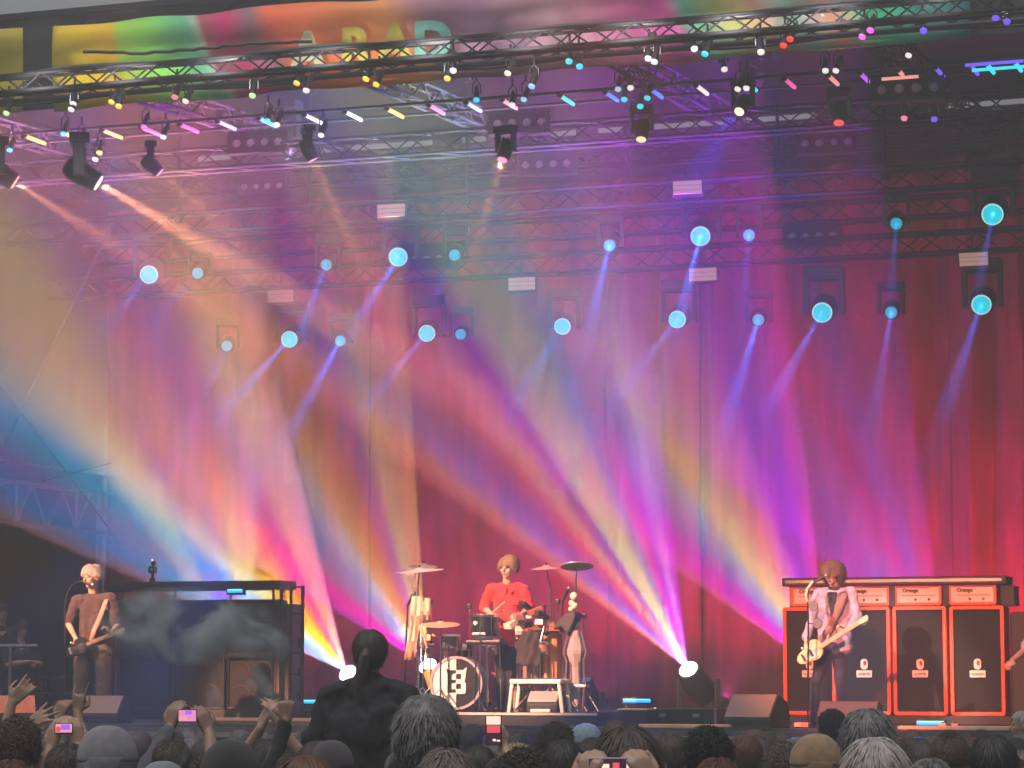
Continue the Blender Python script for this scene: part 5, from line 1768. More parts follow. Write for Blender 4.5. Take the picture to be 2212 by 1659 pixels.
# ================================================================ the drummer
Y = KY + .45
base = at(1092, 1534, Y); base.z = RZ
rr = root('person', base, 'drummer in a red shirt standing behind the black tom, black trousers', 'person')
J = lambda px, py, dy=0.0: ap(px, py, Y + dy, base)
hc = J(1097, 1227, -.02); F = V((-.15, -1, -.1)); U = V((0, -.04, 1))
hp, g_, M = head_prims(hc, F, U, 1.15)
nk = J(1095, 1262, .03); sl, srr = J(1061, 1273, .02), J(1131, 1273, .02)
ch, wa, pe = J(1096, 1300, .02), J(1095, 1350, .02), J(1094, 1388, .02)
el, wl_ = J(1046, 1312, .0), J(1062, 1328, -.28)
er, wr_ = J(1143, 1316, .02), J(1122, 1330, -.26)
sk = list(hp) + [('c', nk, .056, hc + V((0, .02, -.06)), .056), ('e', J(1096, 1280, .03), (.16, .09, .06)), ('c', ch, .085, pe, .085), ('c', sl, .05, el, .044), ('c', el, .044, wl_, .029), ('c', srr, .05, er, .044), ('c', er, .044, wr_, .029)]
sk += hand(wl_, (.5, -.5, .1), (-.2, 0, .95), 1.15, 1.0, 1) + hand(wr_, (-.5, -.5, .05), (.2, 0, .95), 1.15, 1.0, -1)
blob('body', sk, SK1, rr, .0085, 2)
face_parts(rr, g_, M, V((0, 0, 0)), 1.15)
RED = cloth_mat('red_shirt', (.72, .03, .03))
sh = [('e', ch, (.185, .12, .15)), ('c', ch + V((-.05, 0, 0)), .125, pe + V((-.05, 0, .03)), .12), ('c', ch + V((.05, 0, 0)), .125, pe + V((.05, 0, .03)), .12), ('c', sl, .075, srr, .075), ('c', nk + V((0, 0, -.03)), .068, ch, .11),
      ('c', sl, .074, el, .062), ('c', srr, .074, er, .062), ('c', el, .062, el.lerp(wl_, .25), .052), ('c', er, .062, er.lerp(wr_, .25), .052)]
blob('shirt', sh, RED, rr, .013, 3, disp=cloth_noise(.012, 10))
for q in (-1, 1):
    o = MB().add([J(1096, 1263, -.06), J(1096 + q * 14, 1262, .0), J(1096 + q * 16, 1272, -.06), J(1096 + q * 5, 1284, -.11)], [(0, 1, 2, 3)]).build('collar', RED, rr)
    md = o.modifiers.new('t', 'SOLIDIFY'); md.thickness = .008
o = MB().bbox(J(1112, 1298, -.115), (.09, .012, .09), .004).build('breast_pocket', RED, rr)
BT = cloth_mat('black_trousers', (.018, .018, .02))
hl, hr = J(1082, 1405, .02), J(1106, 1405, .02)
kl, al, kr, ar = J(1084, 1468, -.04), J(1082, 1526, .02), J(1108, 1468, -.03), J(1108, 1526, .02)
blob('trousers', [('c', pe, .125, hl, .09), ('c', pe, .125, hr, .09), ('c', hl, .095, kl, .065), ('c', hr, .095, kr, .065), ('c', kl, .063, al, .055), ('c', kr, .063, ar, .055)], BT, rr, .014, 3, disp=cloth_noise(.01, 8))
for a in (al, ar):
    b0_ = V((a.x, a.y, .045)); blob('shoe', [('c', b0_ + V((0, .04, 0)), .045, b0_ + V((0, -.16, -.01)), .038)], BLACK, rr, .012, 2)
HB_ = hair_mat('dark_blond', (.36, .22, .12))
hm_mid = hair_mesh('hair', 2200, .07, .008, 5, UPPER, .3, .35, rad=(.088, .106, .110), part=(-.6, .25, -.6))
lay_hair('hair', hm_mid, HB_, rr, hc, F, U, 1.15)
for k, (w0, t0, lb) in enumerate(((wl_, J(1090, 1300, -.5), 'drumstick in the drummer\'s hand over the black tom'), (wr_, J(1088, 1318, -.6), 'drumstick in the drummer\'s other hand beside the cowbells'))):
    p = base + w0 + V((0, -.06, 0)); d = (base + t0 - p)
    r2 = root('drumstick', p, lb, 'drumstick', 'drumsticks')
    MB().cyl(-d * .15, d, .008, .006, n=8).build('shaft', MAPLE, r2, smooth=True); MB().sph(d, .010).build('tip', MAPLE, r2, smooth=True)

# ================================================================ the bass player (right)
Y = 29.9
base = at(1790, 1562, Y); base.z = STG
rr = root('person', base, 'bass player with a bowl haircut in a pale pink blazer and black trousers, looking down', 'person')
J = lambda px, py, dy=0.0: ap(px, py, Y + dy, base)
hc = J(1798, 1239, -.06); F = V((-.38, -.9, -.12)); U = V((-.12, -.14, 1))
hp, g_, M = head_prims(hc, F, U, 1.12, .92)
nk = J(1803, 1270, .02); sl, srr = J(1768, 1282, .02), J(1837, 1281, .02)
ch, pe = J(1803, 1310, .02), J(1797, 1402, .03)
el, wl_ = J(1752, 1345, .02), J(1741, 1383, -.2)
er, wr_ = J(1853, 1335, -.02), J(1830, 1362, -.28)
sk = list(hp) + [('c', nk, .052, hc + V((0, .02, -.05)), .052), ('e', J(1803, 1290, .03), (.15, .08, .05)), ('c', ch, .075, pe, .075), ('c', sl, .045, el, .04), ('c', el, .04, wl_, .026), ('c', srr, .045, er, .04), ('c', er, .04, wr_, .026)]
sk += hand(wl_, (-.1, -.25, -.9), (-.8, -.3, .1), .5, 1.0, 1) + hand(wr_, (-.4, -.1, .35), (.5, .3, .2), 1.0, 1.0, -1)
blob('body', sk, SK1, rr, .0085, 2)
face_parts(rr, g_, M, V((0, 0, 0)), 1.12)
JK = cloth_mat('pink_grey_blazer', (.34, .29, .40), .7)
hemL, hemR = J(1786, 1405, .06), J(1823, 1405, .0)
ja = [('e', ch, (.185, .12, .15)), ('c', ch + V((-.06, .03, 0)), .115, hemL + V((-.02, .03, .06)), .10), ('c', ch + V((.07, .02, 0)), .115, hemR + V((.0, .03, .04)), .10), ('c', sl, .072, srr, .072),
      ('c', sl, .07, el, .056), ('c', srr, .07, er, .058), ('c', el, .056, el.lerp(wl_, .85), .045), ('c', er, .058, er.lerp(wr_, .85), .045)]
blob('blazer', ja, JK, rr, .013, 3, disp=cloth_noise(.010, 9, 5))
BS = cloth_mat('black_shirt', (.015, .015, .018))
MB().prism([(-.055, .16), (.06, .16), (.045, .02), (.01, -.13), (-.02, -.05), (-.045, .05)], -.142, -.118, Matrix.Translation(ch)).build('shirt_front', BS, rr, bevel=.008)
blob('shirt_collar', [('c', nk + V((-.035, -.03, -.01)), .035, nk + V((.035, -.03, -.01)), .035), ('c', nk + V((0, .02, 0)), .055, nk + V((0, .0, -.04)), .06)], BS, rr, .012, 2)
MB().prism([(-.012, .10), (.014, .10), (.022, -.10), (.0, -.14), (-.02, -.10)], -.152, -.144, Matrix.Translation(ch)).build('tie', BS, rr)
for q in (-1, 1):
    o = MB().add([ch + V((q * .062, -.122, .15)), ch + V((q * .10, -.10, .10)), ch + V((q * .075, -.135, .02)), ch + V((q * .015, -.15, -.12)), ch + V((q * .03, -.148, .0))], [(0, 1, 2, 3, 4)]).build('lapel', cloth_mat('lapel_grey', (.22, .17, .20), .6), rr)
    md = o.modifiers.new('t', 'SOLIDIFY'); md.thickness = .008
hl, hr = J(1782, 1412, .03), J(1812, 1412, .02)
kl, al, kr, ar = J(1760, 1478, -.05), J(1757, 1548, .0), J(1816, 1478, -.02), J(1818, 1548, .04)
BT2 = cloth_mat('navy_black_trousers', (.016, .017, .028))
blob('trousers', [('c', pe, .115, hl, .09), ('c', pe, .115, hr, .09), ('c', hl, .09, kl, .062), ('c', hr, .09, kr, .062), ('c', kl, .06, al, .045), ('c', kr, .06, ar, .045)], BT2, rr, .013, 3, disp=cloth_noise(.008, 9, 2))
for a in (al, ar):
    b0_ = V((a.x, a.y, .045)); blob('shoe', [('c', b0_ + V((0, .03, 0)), .042, b0_ + V((-.03, -.17, -.015)), .03)], BLACK, rr, .012, 2)
HBR = hair_mat('chestnut', (.07, .032, .022), var=(.17, .085, .05))
BOWL = lambda u: u.z > (-.4 if u.y < .25 else (.05 if u.y < .5 else .40))
hm_bowl = hair_mesh('hair', 2600, .105, .010, 9, BOWL, .16, .6, rad=(.092, .110, .110), lift=.30)
lay_hair('hair', hm_bowl, HBR, rr, hc, F, U, 1.14)
guitar('cream bass guitar with a long pale neck, slung low by the bass player', 'bass_guitar', at(1752, 1412, Y - .26), at(1878, 1332, Y - .36), (0, -1, .1), mat('gold_cream_lacquer', (.72, .50, .28), .25, noise=.15), MAPLE, mat('cream_pickguard', (.7, .6, .5), .3), L=1.12, bass=True)
strap('bass_strap', rr, [J(1826, 1272, .0), J(1822, 1290, -.12), J(1810, 1320, -.155), J(1795, 1350, -.15), J(1775, 1380, -.16), J(1765, 1395, -.2)], .07, cloth_mat('brown_strap', (.22, .12, .11)))
b0 = at(1745, 1563, 29.45); b0.z = STG
ms = mic_stand(b0, at(1757, 1258, 29.5), (.7, 0, .35), 'straight microphone stand with pale boom in front of the bass player',
               arc=[at(1745, 1500, 29.45), at(1746, 1400, 29.45), at(1746, 1330, 29.45), at(1744, 1300, 29.46), at(1746, 1275, 29.48)])
for k, (px, py) in enumerate(((1757, 1309), (1766, 1347))):
    p = at(px, py, 29.42) - b0
    MB().lathe([(.001, -.012), (.05, -.012), (.055, 0), (.05, .012), (.001, .012)], 18, Matrix.Translation(p) @ Matrix.Rotation(R(80), 4, 'X') @ Matrix.Rotation(R(20), 4, 'Z') @ Matrix.Diagonal((1, 1.15, 1, 1)), cap=False).build('round_pad', BLACK, ms)
    MB().cyl(p, (at(1746, py, 29.45) - b0), .007, n=6).build('pad_clip', BLACKM, ms)
MB().path([at(1744, 1300, 29.42) - b0, at(1741, 1285, 29.4) - b0, at(1744, 1272, 29.4) - b0, at(1756, 1256, 29.42) - b0], .014, 8).build('boom', mat('cream_enamel', (.75, .6, .5), .4), ms, smooth=True)

# ================================================================ people at the sides of the stage
def bystander(px, py, Yp, scale_px, F, cl, hairm, label, hairme, arm=None, ground=STG, skin=SK2, legs=None, hatm=None):
    """Standing person; (px, py) centre of the head."""
    base = at(px, py, Yp); hz = base.z; base.z = ground
    rr = root('person', base, label, 'person')
    H = hz - ground
    s = 1.0
    F = V(F).normalized(); X = F.cross(UP).normalized()
    hc = V((0, 0, H))
    hp, g_, M = head_prims(hc, F, UP, 1.0)
    sp = lambda x, f, z: X * x + F * f + V((0, 0, H + z))
    k = H / 1.62
    leg = H - .80
    sl, srr = sp(-.18, -.02, -.25), sp(.18, -.02, -.25)
    el, er, wl_, wr_ = sp(-.25, -.0, -.52), sp(.25, 0, -.52), sp(-.2, .15, -.70), sp(.2, .15, -.70)
    if arm:
        (el, wl_), (er, wr_) = [(sp(*a), sp(*b)) for a, b in arm]
    sk = list(hp) + [('c', hc + V((0, 0, -.08)), .052, sp(0, -.01, -.2), .055), ('c', sl, .045, el, .042), ('c', el, .042, wl_, .028), ('c', srr, .045, er, .042), ('c', er, .042, wr_, .028), ('c', sp(0, 0, -.3), .1, sp(0, 0, -.75), .1)]
    sk += hand(wl_, wl_ - el, UP, .5, 1, 1) + hand(wr_, wr_ - er, UP, .5, 1, -1)
    blob('body', sk, skin, rr, .011, 2)
    face_parts(rr, g_, M, V((0, 0, 0)))
    sh = [('e', sp(0, 0, -.36), (.185, .13, .16), Matrix((X, F, UP)).transposed()), ('c', sp(-.06, 0, -.35), .12, sp(-.06, 0, -.76), .12), ('c', sp(.06, 0, -.35), .12, sp(.06, 0, -.76), .12), ('c', sl, .07, srr, .07), ('c', sl, .07, sl.lerp(el, .8), .062), ('c', srr, .07, srr.lerp(er, .8), .062), ('c', sp(0, -.01, -.2), .065, sp(0, 0, -.3), .1)]
    blob('shirt', sh, cl, rr, .015, 3, disp=cloth_noise(.012, 9, px))
    hipz = H - .84
    tr = []
    for q in (-1, 1):
        h0 = sp(q * .09, 0, -.86); k0_ = X * (q * .1) + F * .02 + V((0, 0, hipz * .52)); a0 = X * (q * .1) + V((0, 0, .09))
        tr += [('c', sp(0, 0, -.78), .12, h0, .1), ('c', h0, .1, k0_, .07), ('c', k0_, .07, a0, .055)]
    blob('trousers', tr, legs or BT, rr, .016, 3)
    for q in (-1, 1):
        b_ = X * (q * .1) + V((0, 0, .045)); blob('shoe', [('c', b_ - F * .04, .045, b_ + F * .16, .036)], BLACK, rr, .014, 2)
    if hairme is not None: lay_hair('hair', hairme, hairm, rr, hc, F, UP, 1.0)
    return rr


HDK = hair_mat('dark_brown', (.045, .03, .025))
bystander(46, 1361, 31.2, 0, (.8, -.5, -.1), cloth_mat('black_tee', (.02, .02, .024)), HDK, 'stagehand in a black T-shirt leaning folded arms on a rail in the dark wing', hm_mid,
          arm=(((-.24, .1, -.44), (-.06, .32, -.40)), ((.24, .1, -.44), (.08, .34, -.38))))
bystander(3, 1325, 31.6, 0, (.7, -.7, -.1), cloth_mat('black_tee', (.02, .02, .024)), HDK, 'taller onlooker in black, cut off by the left picture edge beside the stagehand', hm_short)
rr = root('wing_rail', at(20, 1395, 30.9) * 1, 'pale rail in the dark wing that the stagehand leans on', 'rail')
z0_ = rr.location.z - STG
MB().cyl((-.6, 0, 0), (.42, .0, 0), .022, n=8).build('rail', ALU, rr, smooth=True)
for x in (-.35, .02): MB().cyl((x, 0, -z0_), (x, 0, 0), .02, n=8).build('post', ALU, rr, smooth=True)
# road cases and a rack in the dark wing behind the singer
pc = at(100, 1500, 31.0)
rr = root('wing_rack', (pc.x, 31.0, STG), 'dark metal rack with pale shelves in the wing between stagehand and singer', 'rack')
for x in (-.42, 0, .42): MB().cyl((x, 0, 0), (x, 0, .55), .018, n=6).build('post', DALU, rr)
for z in (.12, .34, .55): MB().bbox((0, .1, z), (.9, .3, .03), .006).build('shelf', DALU, rr)
MB().bbox((-.2, .1, .43), (.3, .22, .14), .02).build('device', VINYL, rr); MB().bbox((.22, .1, .2), (.28, .22, .12), .02).build('device', VINYL, rr)
# another player at the right picture edge
b_ = bystander(2246, 1310, 30.2, 0, (-.8, -.5, 0), cloth_mat('pale_grey_jacket', (.55, .48, .47)), HDK, 'musician in a pale jacket mostly cut off by the right picture edge', hm_mid, arm=(((-.27, .05, -.50), (-.26, .16, -.72)), ((.25, .1, -.5), (.1, .3, -.6))))

# ================================================================ THE AUDIENCE
SK1 = skin_mat('crowd_fair', (.40, .25, .19)); SK2 = skin_mat('crowd_tan', (.27, .16, .12))
STD = 1.75                    # height of the pattern figures, crown to ground


def pattern_prims():
    hc = V((0, 0, 1.635))
    F = V((0, 1, 0)); X = V((1, 0, 0))
    hp, g_, M = head_prims(hc, F, UP, 1.0)
    sk = list(hp) + [('c', (0, -.01, 1.57), .056, (0, -.015, 1.43), .062), ('c', (0, 0, 1.35), .10, (0, 0, .95), .10)]
    for q in (-1, 1):
        sk += [('c', (q * .23, 0, 1.10), .035, (q * .2, .16, 1.02), .028)] + hand((q * .2, .17, 1.02), (-q * .2, 1, -.1), (q * .4, 0, .9), .7, 1, q)
        sk += [('c', (q * .09, 0, .85), .08, (q * .1, 0, .1), .04)]
    return sk


PB = blob('body', pattern_prims(), SK1, None, .012, 2)
pj = [('c', (-.16, -.01, 1.39), .085, (.16, -.01, 1.39), .085), ('e', (0, 0, 1.28), (.20, .14, .18)), ('c', (-.06, 0, 1.25), .14, (-.07, 0, .85), .13), ('c', (.06, 0, 1.25), .14, (.07, 0, .85), .13), ('c', (0, -.015, 1.49), .068, (0, -.01, 1.38), .12)]
for q in (-1, 1):
    pj += [('c', (q * .19, -.01, 1.39), .078, (q * .25, -.02, 1.12), .064), ('c', (q * .25, -.02, 1.12), .064, (q * .2, .16, 1.02), .052)]
PJ = blob('jacket', pj, BT, None, .017, 3, disp=cloth_noise(.016, 8))
ph = list(pj) + [('e', (0, -.085, 1.47), (.11, .06, .09)), ('e', (0, -.06, 1.42), (.15, .08, .07))]
PHD = blob('hooded_jacket', ph, BT, None, .017, 3, disp=cloth_noise(.018, 9, 4))
pt = []
for q in (-1, 1):
    pt += [('c', (0, 0, .92), .13, (q * .09, 0, .84), .115), ('c', (q * .09, 0, .84), .105, (q * .1, 0, .48), .075), ('c', (q * .1, 0, .48), .075, (q * .1, 0, .1), .06)]
PT = blob('trousers', pt, BT, None, .018, 3)
psh = [[('c', (q * .1, -.04, .045), .045, (q * .1, .17, .04), .038)] for q in (-1, 1)]
PS = [blob('shoe', p, BLACK, None, .014, 2) for p in psh]
for o in (PB, PJ, PHD, PT, *PS):
    C.objects.unlink(o)

HM = {
    'short': hair_mesh('hair', 2600, .035, .0055, 21, FULL, .35, .25, lift=.3),
    'buzz': hair_mesh('hair', 3000, .016, .004, 22, FULL, .5, .1, lift=.5, segs=2),
    'mid': hair_mesh('hair', 2600, .075, .007, 23, FULL, .22, .5, lift=.25, segs=5),
    'messy': hair_mesh('hair', 5200, .06, .0048, 24, FULL, .55, .6, lift=.09, segs=6, rad=(.096, .114, .114)),
    'curly': hair_mesh('hair', 6000, .04, .0046, 25, FULL, 3.0, .4, lift=.14, segs=6, rad=(.100, .116, .118)),
    'long': hair_mesh('hair', 2400, .24, .010, 26, FULL, .16, .9, lift=.18, segs=7),
    'thin': hair_mesh('hair', 1100, .04, .005, 27, lambda u: FULL(u) and (u.z < .55 or random.random() < .25), .3, .3, lift=.2),
}
# a snug cap of hair under the locks
hcap = MB()
hcap.sph((0, -.014, .024), (.079, .099, .098), 24, 16)
vs = hcap.v; keep = [i for i, v in enumerate(vs) if (v[2] - .024) / .098 > (-.6 if v[1] < .0 else .15 + .3 * (v[1] + .014) / .099)]
ks = set(keep)
hcap.f = [f for f in hcap.f if all(i in ks for i in f)]
HCAP = bpy.data.meshes.new('scalp_hair'); HCAP.from_pydata(hcap.v, [], hcap.f)
HCAP.polygons.foreach_set('use_smooth', [True] * len(HCAP.polygons))

HC = {'black': hair_mat('black', (.024, .022, .024)), 'dark': hair_mat('dark_crop', (.055, .042, .038)), 'brown': hair_mat('mid_brown', (.095, .066, .052)), 'ash': hair_mat('ash', (.13, .11, .10)), 'grey': hair_mat('grey', (.20, .19, .19)),
      'pale': hair_mat('pale_grey', (.36, .32, .31)), 'blond': hair_mat('blond', (.48, .40, .26)), 'pepper': hair_mat('pepper', (.07, .066, .07), var=(.26, .25, .26)), 'auburn': hair_mat('auburn', (.10, .04, .025))}
CL = [cloth_mat('charcoal', (.035, .035, .04)), cloth_mat('black_anorak', (.015, .015, .018)), cloth_mat('navy', (.02, .025, .05)), cloth_mat('slate', (.07, .08, .10)), cloth_mat('olive', (.05, .05, .035)), cloth_mat('denim', (.07, .10, .16)), cloth_mat('maroon', (.10, .02, .03)), cloth_mat('grey_marl', (.16, .16, .18))]


def knit_mat(name, col):
    nm = 'knit_' + name
    if nm in MATS: return MATS[nm]
    m = mat(nm, col, .95, noise=.28, nscale=18, sheen=.3)
    nt = m.node_tree; b = nt.nodes['Principled BSDF']
    tc = nt.nodes.new('ShaderNodeTexCoord')
    w1 = nt.nodes.new('ShaderNodeTexWave'); w1.inputs['Scale'].default_value = 115; w1.inputs['Distortion'].default_value = 1.5; w1.bands_direction = 'Z'
    w2 = nt.nodes.new('ShaderNodeTexWave'); w2.inputs['Scale'].default_value = 115; w2.inputs['Distortion'].default_value = 1.5; w2.bands_direction = 'X'
    nt.links.new(tc.outputs['Object'], w1.inputs[0]); nt.links.new(tc.outputs['Object'], w2.inputs[0])
    ad = nt.nodes.new('ShaderNodeMath'); ad.operation = 'ADD'
    nt.links.new(w1.outputs['Fac'], ad.inputs[0]); nt.links.new(w2.outputs['Fac'], ad.inputs[1])
    bp = nt.nodes.new('ShaderNodeBump'); bp.inputs['Strength'].default_value = .6; bp.inputs['Distance'].default_value = .004
    nt.links.new(ad.outputs[0], bp.inputs['Height']); nt.links.new(bp.outputs['Normal'], b.inputs['Normal'])
    return m


def beanie(parent, hc, col, s=1.0, peak=.02, cuff=True, fold=None):
    """Knitted hat: dome with a slack crown and a turned-up rim."""
    m = knit_mat(*col)
    mb = MB(); vs = []; n, k = 36, 16
    for j in range(k + 1):
        a = math.pi * .5 * j / k
        for i in range(n):
            t = 2 * math.pi * i / n
            rx, ry, rz_ = .096 * s, .112 * s, .104 * s
            w = 1 + .018 * mnoise.noise(V((math.cos(t) * 2, math.sin(t) * 2, a * 3 + s * 5)))
            z = math.sin(a) ** .92 * rz_ + peak * .5 * (math.sin(a) ** 4)
            rr_ = math.cos(a) ** .78
            vs.append((rr_ * rx * math.cos(t) * w, rr_ * ry * math.sin(t) * w - .012 + peak * .6 * -math.sin(a) ** 4, z - .006))
    fs = [(j * n + i, j * n + (i + 1) % n, (j + 1) * n + (i + 1) % n, (j + 1) * n + i) for j in range(k) for i in range(n)]
    mb.add(vs, fs)
    o = mb.build('beanie', m, parent, smooth=True); o.location = hc
    md = o.modifiers.new('t', 'SOLIDIFY'); md.thickness = .006; md.offset = 1
    if cuff:
        mb = MB()
        mb.lathe([(1.0, -.052), (1.05, -.046), (1.06, -.02), (1.05, .0), (1.01, .006), (.98, 0), (.98, -.05), (1.0, -.052)], 36, Matrix.Diagonal((.094 * s, .112 * s, 1, 1)), cap=False)
        o2 = mb.build('cuff', m, o, smooth=True); o2.location = (0, -.012, .012)
    return o


def stretch(me, dz):
    """Longer or shorter legs: everything from the hips up moves by dz."""
    import array
    n = len(me.vertices)
    co = [0.0] * (3 * n)
    me.vertices.foreach_get('co', co)
    for i in range(2, 3 * n, 3):
        z = co[i]
        co[i] = z + dz * max(0.0, min(1.0, (z - .1) / .75))
    me.vertices.foreach_set('co', co)
    me.update()


STAGE_MID = V((-9.5, 31, 0))
crowd_n = 0


def fan(px, py, wpx, label, hair='short', hcol='dark', cl=0, W=.178, hat=None, turn=0.0, hood=False, skin=None, arms=None, tall=None, hs=1.0, depth=None, acc=None, jm=None, tilt=0.0):
    """Someone in the audience: (px, py) the crown of the head, wpx its width in the picture."""
    global crowd_n
    crowd_n += 1
    d = depth or FPX * W / wpx
    top = atd(px, py, d)
    to = (STAGE_MID - top); to.z = 0
    rz = math.atan2(to.y, to.x) - math.pi / 2 + R(turn)
    rr = root('person', (top.x, top.y, 0), label, 'person', 'people in the audience', rz=rz)
    dz = top.z - STD - (.02 if hat else .0)
    skm = skin or (SK1, SK2)[crowd_n % 2]
    hc = V((0, 0, 1.635 + dz))
    jmat = jm or CL[cl]
    src = [('body', PB, skm), ('trousers', PT, (BT, KH, CL[5])[crowd_n % 3])]
    if arms is None: src.append(('hooded_jacket' if hood else 'jacket', PHD if hood else PJ, jmat))
    for nm, o, m_ in src:
        if nm == 'body' and arms is not None: continue
        me = o.data.copy(); stretch(me, dz); link_mesh(nm, me, m_, rr, smooth=True)
    for o in PS: link_mesh('shoe', o.data, BLACK, rr)
    if arms is not None:
        inv = Matrix.Rotation(-rz, 3, 'Z')
        loc = lambda p: inv @ (V(p) - V((top.x, top.y, 0)))
        hp, g_, M = head_prims(hc, V((0, 1, 0)), UP, 1.0)
        z = dz
        sk = list(hp) + [('c', (0, -.01, 1.57 + z), .056, (0, -.015, 1.43 + z), .062), ('c', (0, 0, 1.35 + z), .1, (0, 0, .95 + z), .1)]
        jk = [('c', (-.16, -.01, 1.39 + z), .085, (.16, -.01, 1.39 + z), .085), ('e', (0, 0, 1.28 + z), (.20, .14, .18)), ('c', (-.06, 0, 1.25 + z), .14, (-.07, 0, .85 + z), .13), ('c', (.06, 0, 1.25 + z), .14, (.07, 0, .85 + z), .13), ('c', (0, -.015, 1.49 + z), .068, (0, -.01, 1.38 + z), .12)]
        for q in (-1, 1):
            sk += [('c', (q * .09, 0, .85 + z), .08, (q * .1, 0, .1), .04)]
            a = arms.get(q)
            sh = V((q * .19, -.01, 1.39 + z))
            if a is None:
                sk += [('c', (q * .23, 0, 1.10 + z), .035, (q * .2, .16, 1.02 + z), .028)] + hand((q * .2, .17, 1.02 + z), (-q * .2, 1, -.1), (q * .4, 0, .9), .7, 1, q)
                jk += [('c', sh, .078, (q * .25, -.02, 1.12 + z), .064), ('c', (q * .25, -.02, 1.12 + z), .064, (q * .2, .16, 1.02 + z), .052)]
            else:
                w = loc(a['wrist']); hd = (inv @ V(a['dir'])).normalized()
                L1, L2 = .29, .26
                v = w - sh; Ld = min(v.length, (L1 + L2) * .995)
                vd = v.normalized()
                bend = V(a.get('bend', (q * .5, .3, -.7))); bend = (bend - vd * bend.dot(vd)).normalized()
                if v.length > L1 + L2: L1 = L2 = v.length / 2 * 1.003; Ld = v.length
                x_ = (L1 * L1 - L2 * L2 + Ld * Ld) / (2 * Ld); h_ = math.sqrt(max(0, L1 * L1 - x_ * x_))
                e = sh + vd * x_ + bend * h_
                sk += [('c', sh, .048, e, .042), ('c', e, .042, e.lerp(w, .45), .040), ('c', e.lerp(w, .45), .039, w, .026)]
                sk += hand(w, hd, inv @ V(a['back']), a.get('curl', .4), 1.0, a.get('side', q), curls=a.get('curls'), thumb=a.get('thumb', .6), spread=a.get('spread', .12))
                if a.get('sleeve', 1) >= 1: jk += [('c', sh, .076, e, .060), ('c', e, .060, e.lerp(w, .86), .046)]
                elif a.get('sleeve') > 0: jk += [('c', sh, .076, sh.lerp(e, a['sleeve'] * 1.4 if a['sleeve'] < .7 else 1), .068)]
        blob('body', sk, skm, rr, .0075, 2)
        blob('jacket', jk, jmat, rr, .015, 3, disp=cloth_noise(.012, 9, px))
    if hat:
        beanie(rr, hc + V((0, -.0, .012)), hat, hs)
    if not hat or hair == 'long':
        me = HM[hair]
        s_ = hs if not hat else .96
        cap = link_mesh('scalp_hair', HCAP if True else None, None, rr)
        if not HCAP.materials: pass
        cap.data = HCAP.copy(); cap.data.materials.append(HC[hcol]); cap.location = hc; cap.scale = (s_, s_, s_)
        cap.name = 'scalp_hair'
        o = bpy.data.objects.new('hair', me.copy()); o.data.materials.append(HC[hcol]); C.objects.link(o); o.parent = rr
        o.location = hc; o.scale = (s_, s_, s_); o.rotation_euler = (0, 0, R(tilt + 17 * math.sin(crowd_n * 2.3)))
    if acc: acc(rr, hc)
    return rr


def D(px, py, depth): return atd(px, py, depth)


# ---- named heads, near ones first
TOC = -FW   # towards the camera
fan(38, 1566, 104, 'dark curly head lowest in the far left corner, in front of the raised hands', 'curly', 'brown', 0, W=.215)
fan(118, 1603, 84, 'close-cropped grey head between curly head and grey beanie', 'buzz', 'grey', 3, W=.18)
fan(235, 1564, 126, 'large pale grey knitted beanie in front of the brown wedge monitor', hat=('grey', (.24, .235, .27)), cl=1, W=.205, hs=1.05)
fan(355, 1638, 112, 'pale blue-grey beanie low at the picture edge, right of the big grey beanie', hat=('ice', (.22, .26, .29)), cl=3, W=.2)
fan(500, 1597, 128, 'wide black woolly hat in front of the black speaker stack', hat=('black', (.014, .018, .022)), cl=1, W=.215, hs=1.1)
fan(718, 1594, 92, 'dark plum beanie directly below the raised dark person', hat=('plum', (.055, .045, .065)), cl=0, W=.195)
fan(664, 1583, 60, 'ash brown head left of the plum beanie, under the raised fist', 'short', 'ash', 4)
fan(924, 1519, 150, 'big tousled salt-and-pepper head in front of the bass drum', 'messy', 'pepper', 1, W=.225, hs=1.03)
fan(962, 1624, 140, 'brown head low at the bottom edge below the tousled one', 'thin', 'ash', 2, W=.19)
fan(1023, 1568, 48, 'dark head right behind the tousled one, under the drum riser', 'short', 'dark', 0)
fan(1040, 1622, 66, 'fluffy brown head between brown low head and blond curls', 'curly', 'brown', 4, W=.2)
fan(1115, 1620, 74, 'bleached curly head with a red scarf, below the bright phone', 'curly', 'blond', 6, W=.2, jm=cloth_mat('scarlet', (.5, .02, .03)))
fan(1203, 1574, 74, 'dark curly head below the white table frame', 'curly', 'dark', 1, W=.205)
fan(1214, 1604, 92, 'rounded dark head in front of the dark curly one', 'mid', 'black', 0, W=.2)
fan(1330, 1563, 62, 'dark hair sticking up behind the wide dark head with a phone', 'messy', 'dark', 2, W=.2)
fan(1450, 1590, 70, 'mid brown head between the phone holder and the big black head', 'mid', 'dark', 3, W=.19)
fan(1527, 1587, 108, 'big round black head below the white floor lamp', 'curly', 'black', 1, W=.225)
fan(1605, 1592, 60, 'auburn head turned sideways, right of the big round black one', 'mid', 'auburn', 4, turn=60)
fan(1762, 1579, 114, 'tan knitted beanie in front of the bass player\'s wedge', hat=('tan', (.38, .24, .13)), cl=4, W=.2)
fan(1796, 1543, 58, 'small black head behind tan beanie and dark silver head', 'curly', 'black', 1, W=.2)
fan(1875, 1538, 118, 'tall dark head with a silver sheen in front of the amplifiers', 'mid', 'pepper', 0, W=.2, jm=cloth_mat('charcoal', (.035, .035, .04)))
fan(1888, 1603, 156, 'pale grey swept hair filling the bottom edge, right of the tan beanie', 'mid', 'pale', 3, W=.215)
fan(1980, 1596, 56, 'small dark head between pale swept hair and cropped brown head', 'short', 'dark', 2)
